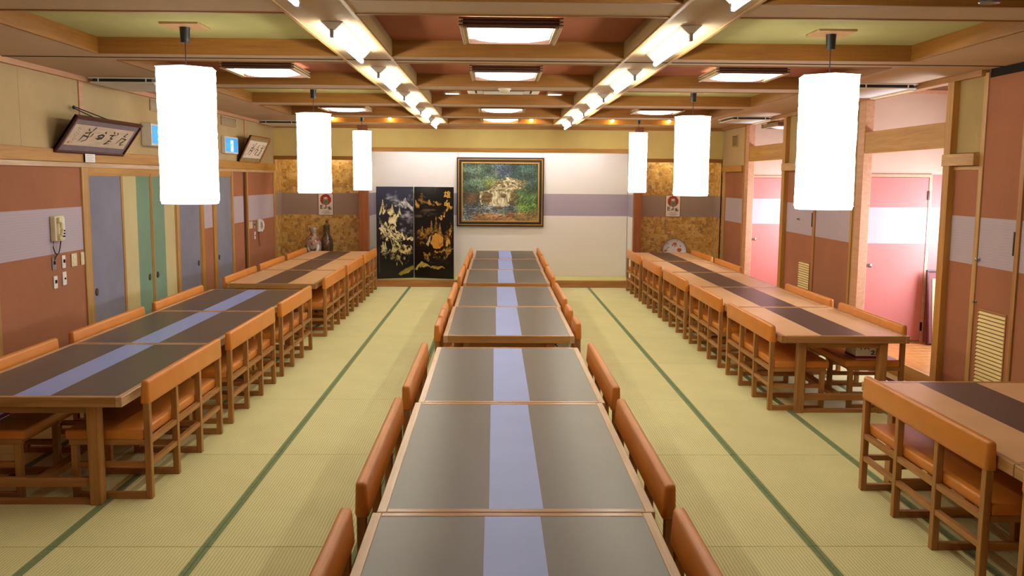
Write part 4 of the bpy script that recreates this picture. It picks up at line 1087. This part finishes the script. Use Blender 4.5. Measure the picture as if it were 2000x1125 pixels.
tilted_frame('calligraphy_frame', 'smaller brown framed calligraphy tilted off the left wall near the corner', 15.5, 16.82, XL+.035, 2.425, -4.215, 2.865, ('wood_y', 'sage_silk'), c2, .085, False)
# ---- exit signs
def sign_canvas():
    c = Canvas(60, 40, (36, 140, 214)); c.blob(.25, .5, .35, .6, (70, 168, 232), .6, .9)
    c.poly([(.40, .04), (.62, .04), (.62, .86), (.40, .86)], (244, 246, 224))
    g = (60, 150, 140)
    c.blob(.52, .70, .03, .05, g, 1, .4); c.stroke([(.52, .62), (.47, .42)], .04, g, 1, False); c.stroke([(.50, .58), (.60, .46), (.66, .5)], .022, g, 1, False); c.stroke([(.50, .58), (.40, .5)], .022, g, 1, False)
    c.stroke([(.47, .42), (.56, .30), (.55, .14)], .026, g, 1, False); c.stroke([(.47, .42), (.40, .26), (.32, .24)], .026, g, 1, False)
    return c
t_ = NT('backlit_sign'); a_ = t_.n('ShaderNodeAttribute'); a_.attribute_name = 'Col'; t_.base(a_.outputs['Color']); t_.l(a_.outputs['Color'], t_.b.inputs['Emission Color']); t_.b.inputs['Emission Strength'].default_value = .85
M['sign'] = t_.m
for y0, y1, x1, lab in ((11.36, 12.1, -4.34, 'blue lit exit sign half hidden by the near left lantern'), (14.64, 15.38, -4.40, 'blue lit exit sign with white doorway beside the smaller calligraphy')):
    t = thing('exit_sign', lab, 'exit sign', (XL, (y0+y1)/2, 2.545), 0, 'blue exit signs on the left wall')
    hw = (y1-y0)/2; d = x1-XL
    box('sign_housing', 0, d-.01, -hw, hw, -.005, .275, 'white', t, .015, 2); box('bezel', d-.012, d-.002, -hw, hw, 0, .27, 'white', t, .004)
    o = sign_canvas().mesh('lit_face', 2*hw-.06, .22, 'sign', t); o.matrix_local = Matrix.Translation((d, 0, .025)) @ Matrix.Rotation(PI/2, 4, 'Z')
# ---- wall vents
for x, y0, y1, lab, sgn in ((XL, 11.67, 12.42, 'flat air vent high on left wall above the half hidden exit sign', 1), (XL, 14.66, 15.48, 'flat air vent high on left wall above the far exit sign', 1)):
    t = thing('wall_vent', lab, 'vent', (x, (y0+y1)/2, 2.99), 0, 'flat vents high on the left wall')
    hw = (y1-y0)/2
    box('vent_plate', 0, .006, -hw+.02, hw-.02, .02, .13, 'grey_metal', t)
    for a, b in ((0, .022), (.128, .15)): box('vent_frame', 0, .018, -hw, hw, a, b, 'lamp_side', t, .003)
    for a, b in ((-hw, -hw+.025), (hw-.025, hw)): box('vent_frame', 0, .018, a, b, .022, .128, 'lamp_side', t, .003)
    for k in range(6): box('vent_slat', .004, .012, -hw+.025, hw-.025, .028+.0165*k, .036+.0165*k, 'khaki', t)
t = thing('wall_vent', 'louvred vent high on the right wall beside the far corner', 'vent', (XR+.005, 17.18, 2.80))
for a, b in ((0, .025), (.205, .23)): box('vent_frame', -.015, 0, -.2, .2, a, b, 'honey_y', t, .003)
for a, b in ((-.2, -.175), (.175, .2)): box('vent_frame', -.015, 0, a, b, .025, .205, 'honey_z', t, .003)
box('vent_plate', -.004, 0, -.175, .175, .025, .205, 'dark', t)
for k in range(8): box('vent_slat', -.012, -.004, -.175, .175, .03+.0215*k, .042+.0215*k, 'lamp_side', t)
# ---- phones
t = thing('wall_telephone', 'cream wall telephone with handset and dark looped cord, above switches', 'telephone', (XL, 9.05, 1.52))
box('phone_body', 0, .055, -.10, .10, 0, .25, 'ivory', t, .012, 2); box('key_panel', .055, .06, .03, .09, .02, .23, 'white', t, .002)
hb = bmesh.new(); bm_tube(hb, [(.062, -.045, .04), (.088, -.045, .07), (.094, -.045, .125), (.088, -.045, .18), (.062, -.045, .212)], .018, 8)
obj('handset', hb, 'ivory', t, True)
for z in (.04, .212): box('handset_cup', .05, .085, -.07, -.02, z-.025, z+.025, 'ivory', t, .01, 2)
for k in range(3):
    for j in range(2): box('key', .06, .064, .036+.026*j, .056+.026*j, .035+.028*k, .052+.028*k, 'ink', t)
obj('cord', bm_tube(bmesh.new(), [(.02, -.085, .005), (.02, -.09, -.06), (.025, -.07, -.115), (.03, -.035, -.132), (.03, .0, -.115), (.03, .03, -.06), (.04, .03, .005)], .006, 6), 'cord', t)
obj('cord', bm_tube(bmesh.new(), [(.03, -.035, -.13), (.015, -.05, -.16), (.01, -.055, -.19)], .005, 6), 'cord', t)
t = thing('wall_telephone', 'white wall handset on the far left terracotta wall, tan coiled cord', 'telephone', (XL, 16.78, 1.165))
box('phone_body', 0, .045, -.085, .085, 0, .235, 'white', t, .012, 2)
obj('handset', bm_tube(bmesh.new(), [(.05, .02, .02), (.085, .02, .05), (.095, .02, .115), (.085, .02, .18), (.05, .02, .215)], .022, 8), 'white', t, True)
for z in (.03, .2): box('handset_cup', .04, .08, -.015, .055, z-.028, z+.028, 'white', t, .01, 2)
obj('cord', bm_tube(bmesh.new(), [(.02, .0, .005), (.02, .01, -.12), (.022, .02, -.25), (.026, .035, -.262), (.024, .045, -.24), (.02, .04, -.12), (.02, .03, .004)], .008, 6), 'tan_cord', t)
# ---- switch plates
def plate(y, z, w_, h, m, kind, lab, x=XL):
    t = thing('switch_plate', lab, 'switch', (x, y, z), 0, 'small plates on the left wall')
    box('cover', 0, .009, -w_/2, w_/2, -h/2, h/2, m, t, .003)
    if kind == 'rocker':
        for s in (-1, 1): box('rocker', .009, .014, -w_*.22, w_*.1, s*h*.2-.016, s*h*.2+.016, 'white', t, .002)
    elif kind == 'jack': box('jack', .009, .016, -.016, .016, -.01, .025, 'dark', t, .002)
    else: obj('knob', bm_cyl(bmesh.new(), (.009, 0, 0), (.018, 0, 0), .01, n=12), 'dark', t)
plate(8.99, 1.30, .075, .13, 'grey_metal', 'jack', 'grey metal jack plate directly under the cream telephone')
plate(9.19, 1.30, .07, .13, 'white', 'jack', 'white plate with dark lever right of the grey jack plate')
plate(9.42, 1.298, .12, .135, 'ivory', 'rocker', 'wide ivory double switch plate with two white rockers')
plate(9.61, 1.298, .075, .135, 'ivory', 'rocker', 'narrow ivory switch plate against the wooden post')
plate(9.0, 1.112, .075, .125, 'white', 'jack', 'low white plate under the grey jack plate')
plate(9.19, 1.13, .08, .135, 'white', 'knob', 'low white plate with one dark button')
plate(16.2, 1.315, .08, .13, 'ivory', 'rocker', 'ivory switch plate beside the dark post, left one of the far pair')
plate(16.33, 1.315, .09, .13, 'ivory', 'rocker', 'ivory switch plate, right one of the far pair')
plate(16.50, 1.305, .07, .125, 'grey_metal', 'jack', 'grey plate left of the far white handset')
plate(16.53, 1.115, .08, .135, 'white', 'knob', 'low white plate below left of the far white handset')
t = thing('card_holder', 'small white printed card under the wide calligraphy frame', 'card', (XL+.035, 9.80, 2.31))
box('holder', 0, .02, -.12, .125, 0, .085, 'dark', t); box('card', .02, .023, -.125, .11, -.002, .086, 'card', t)
for k in range(4): box('printed_line', .023, .0236, -.1, .08-.03*(k % 2), .014+.018*k, .018+.018*k, 'grey_metal', t)
# ---- vases and plate in the niches
def vase_mesh(name, prof, cols, parent, seed, n=28):
    b = bm_lathe(bmesh.new(), prof, n); me = bpy.data.meshes.new(name); bmesh.ops.recalc_face_normals(b, faces=b.faces); b.to_mesh(me); b.free()
    me.polygons.foreach_set('use_smooth', [True]*len(me.polygons))
    return me
def porcelain(name, base, spots, sc_=9):
    t = NT(name); t.set(.15, .6); v = t.coords((1, 1, 1))
    vo = t.n('ShaderNodeTexVoronoi'); vo.inputs['Scale'].default_value = sc_; t.l(v, vo.inputs['Vector'])
    s = t.n('ShaderNodeSeparateColor'); t.l(vo.outputs['Color'], s.inputs[0])
    pat = t.ramp(s.outputs[0], [(i/len(spots), lin(c)) for i, c in enumerate(spots)], True)
    msk = t.ramp(t.noise(v, sc_*1.3, 3, .6), [(.50, (0, 0, 0, 1)), (.56, (1, 1, 1, 1))])
    mx = t.n('ShaderNodeMix', data_type='RGBA'); t.l(msk, mx.inputs[0]); mx.inputs[6].default_value = lin(base); t.l(pat, mx.inputs[7]); t.base(mx.outputs[2]); return t.m
M['por_white'] = porcelain('white_patterned_porcelain', (168, 148, 130), [(92, 84, 76), (150, 70, 50), (120, 120, 120), (60, 64, 90)])
M['por_dark'] = porcelain('dark_patterned_porcelain', (92, 70, 54), [(150, 62, 44), (60, 78, 54), (170, 150, 120), (50, 48, 60)], 14)
def vase(x, y, sc_, prof, m, lab, lid):
    t = thing('porcelain_vase', lab, 'vase', (x, y, .46)); t.scale = (sc_, sc_, sc_)
    me = vase_mesh('vase_body', prof, None, t, 1); link('vase_body', me, m, t)
    if m == 'por_white':
        o = obj('medallion', bm_lathe(bmesh.new(), [(.118, 0), (.112, .012), (.075, .022)], 28), 'card', t, True); o.location = (.02, -.118, .315); o.rotation_euler = (PI/2-.08, 0, .12)
        d = obj('medallion_centre', bm_lathe(bmesh.new(), [(.074, 0), (.06, .012), (.02, .018)], 24), 'por_dark', t, True); d.location = (.022, -.137, .30); d.rotation_euler = (PI/2-.08, 0, .12)
    if lid:
        me = vase_mesh('lid', lid, None, t, 1); link('lid', me, m, t)
vp = [(.07, 0), (.08, .015), (.075, .03), (.11, .10), (.152, .22), (.165, .33), (.155, .42), (.115, .50), (.07, .545), (.058, .58), (.062, .62), (.078, .66), (.08, .69), (.07, .705), (.055, .72)]
vase(-3.77, 18.35, 1.0, vp, 'por_white', 'large pale patterned vase with round body in the left gold niche', None)
vp2 = [(.06, 0), (.068, .015), (.07, .05), (.11, .18), (.13, .32), (.12, .44), (.08, .52), (.062, .57), (.06, .64), (.068, .70), (.07, .72)]
vase(-3.535, 18.555, 1.0, vp2, 'por_dark', 'darker red and green vase with gilt knob, behind the pale vase', [(.074, .72), (.07, .74), (.05, .76), (.028, .775), (.014, .79), (.02, .81), (.022, .83), (.01, .85)])
def plate_dish(x, y, z, r, lab):
    t = thing('display_plate', lab, 'plate', (x, y, z))
    c = Canvas(96, 96, (222, 214, 210)); q = random.Random(2)
    d = np.hypot(c.U-.5, c.V-.5); c.blend((d > .46)*.8, (120, 90, 76)); c.blend(((d > .41) & (d < .46))*.25, (150, 150, 170))
    for (u, v, ru, rv) in ((.52, .76, .10, .07), (.70, .52, .11, .09), (.15, .48, .05, .05), (.35, .3, .08, .06), (.62, .25, .09, .07)): c.blob(u, v, ru, rv, (196, 82, 46), 1, .3)
    for (u, v) in ((.58, .68), (.72, .40), (.48, .20)): c.blob(u, v, .09, .035, (150, 176, 168), .9, .5)
    for _ in range(26):
        an = q.uniform(0, 2*PI); rr = q.uniform(.16, .42); u, v = .5+rr*math.cos(an), .5+rr*math.sin(an)
        c.stroke([(u, v), (u+q.uniform(-.05, .05), v+q.uniform(-.04, .05))], .018, (44, 40, 84), .95)
    # round dish: polar mesh coloured from the canvas
    nr, na = 20, 64; co = [(0, -.0, 0)]; cols = [c.px[48, 48]]
    for i in range(1, nr+1):
        for k in range(na):
            f = i/nr; an = 2*PI*k/na; dep = -.045*max(0, (f-.55)/.45)**1.5
            co.append((r*f*math.cos(an), dep, r*f*math.sin(an)))
            cols.append(c.px[int(np.clip((.5+.5*f*math.sin(an))*95, 0, 95)), int(np.clip((.5+.5*f*math.cos(an))*95, 0, 95))])
    fc = [(0, 1+(k+1) % na, 1+k) for k in range(na)]
    for i in range(nr-1):
        for k in range(na): a, b = 1+i*na+k, 1+i*na+(k+1) % na; fc.append((a, b, b+na, a+na))
    m0 = len(co)
    for k in range(na): x_, y_, z_ = co[m0-na+k]; co.append((x_*.6, .02, z_*.6)); cols.append((222, 214, 210))
    for k in range(na): a, b = m0-na+k, m0-na+(k+1) % na; fc.append((a, b, m0+(k+1) % na, m0+k))
    fc.append(tuple(range(m0, m0+na)))
    me = bpy.data.meshes.new('dish'); me.from_pydata(co, [], fc); me.update()
    at = me.color_attributes.new('Col', 'FLOAT_COLOR', 'POINT'); cc = np.array(cols)/255; cc = np.where(cc <= .04045, cc/12.92, ((cc+.055)/1.055)**2.4)
    at.data.foreach_set('color', np.concatenate([cc, np.ones((len(cc), 1))], 1).ravel().astype(np.float32))
    me.polygons.foreach_set('use_smooth', [True]*len(me.polygons))
    o = link('dish', me, 'vcol_gloss', t); o.location = (0, 0, r+.02); o.rotation_euler = (-.14, 0, 0)
    for s in (-1, 1):
        box('stand_foot', s*.1-.012, s*.1+.012, -.09, .12, 0, .02, 'mahogany', t, .003); box('stand_upright', s*.1-.01, s*.1+.01, .075, .10, .02, .30, 'mahogany', t, .003)
        box('stand_hook', s*.1-.01, s*.1+.01, -.09, -.07, .02, .05, 'mahogany', t, .003)
    box('stand_bar', -.1, .1, .08, .095, .16, .18, 'mahogany', t)
plate_dish(3.59, 18.45, .46, .255, 'large white plate with orange flowers on a stand in right niche')
# ---- framed board leaning in the near vestibule
t = thing('leaning_frame', 'dark framed board leaning in the near right doorway behind the post', 'frame', (5.52, 10.93, .163)); t.rotation_euler = (-.12, 0, 0)
frame_ring(t, 'moulding', .54, .93, 0, .022, -.02, .02, 'mahogany'); box('mount', -.25, .25, 0, .012, .02, .91, 'rose_mat', t); box('inner_board', -.20, .25, -.006, 0, .05, .82, 'beige_cloth', t)
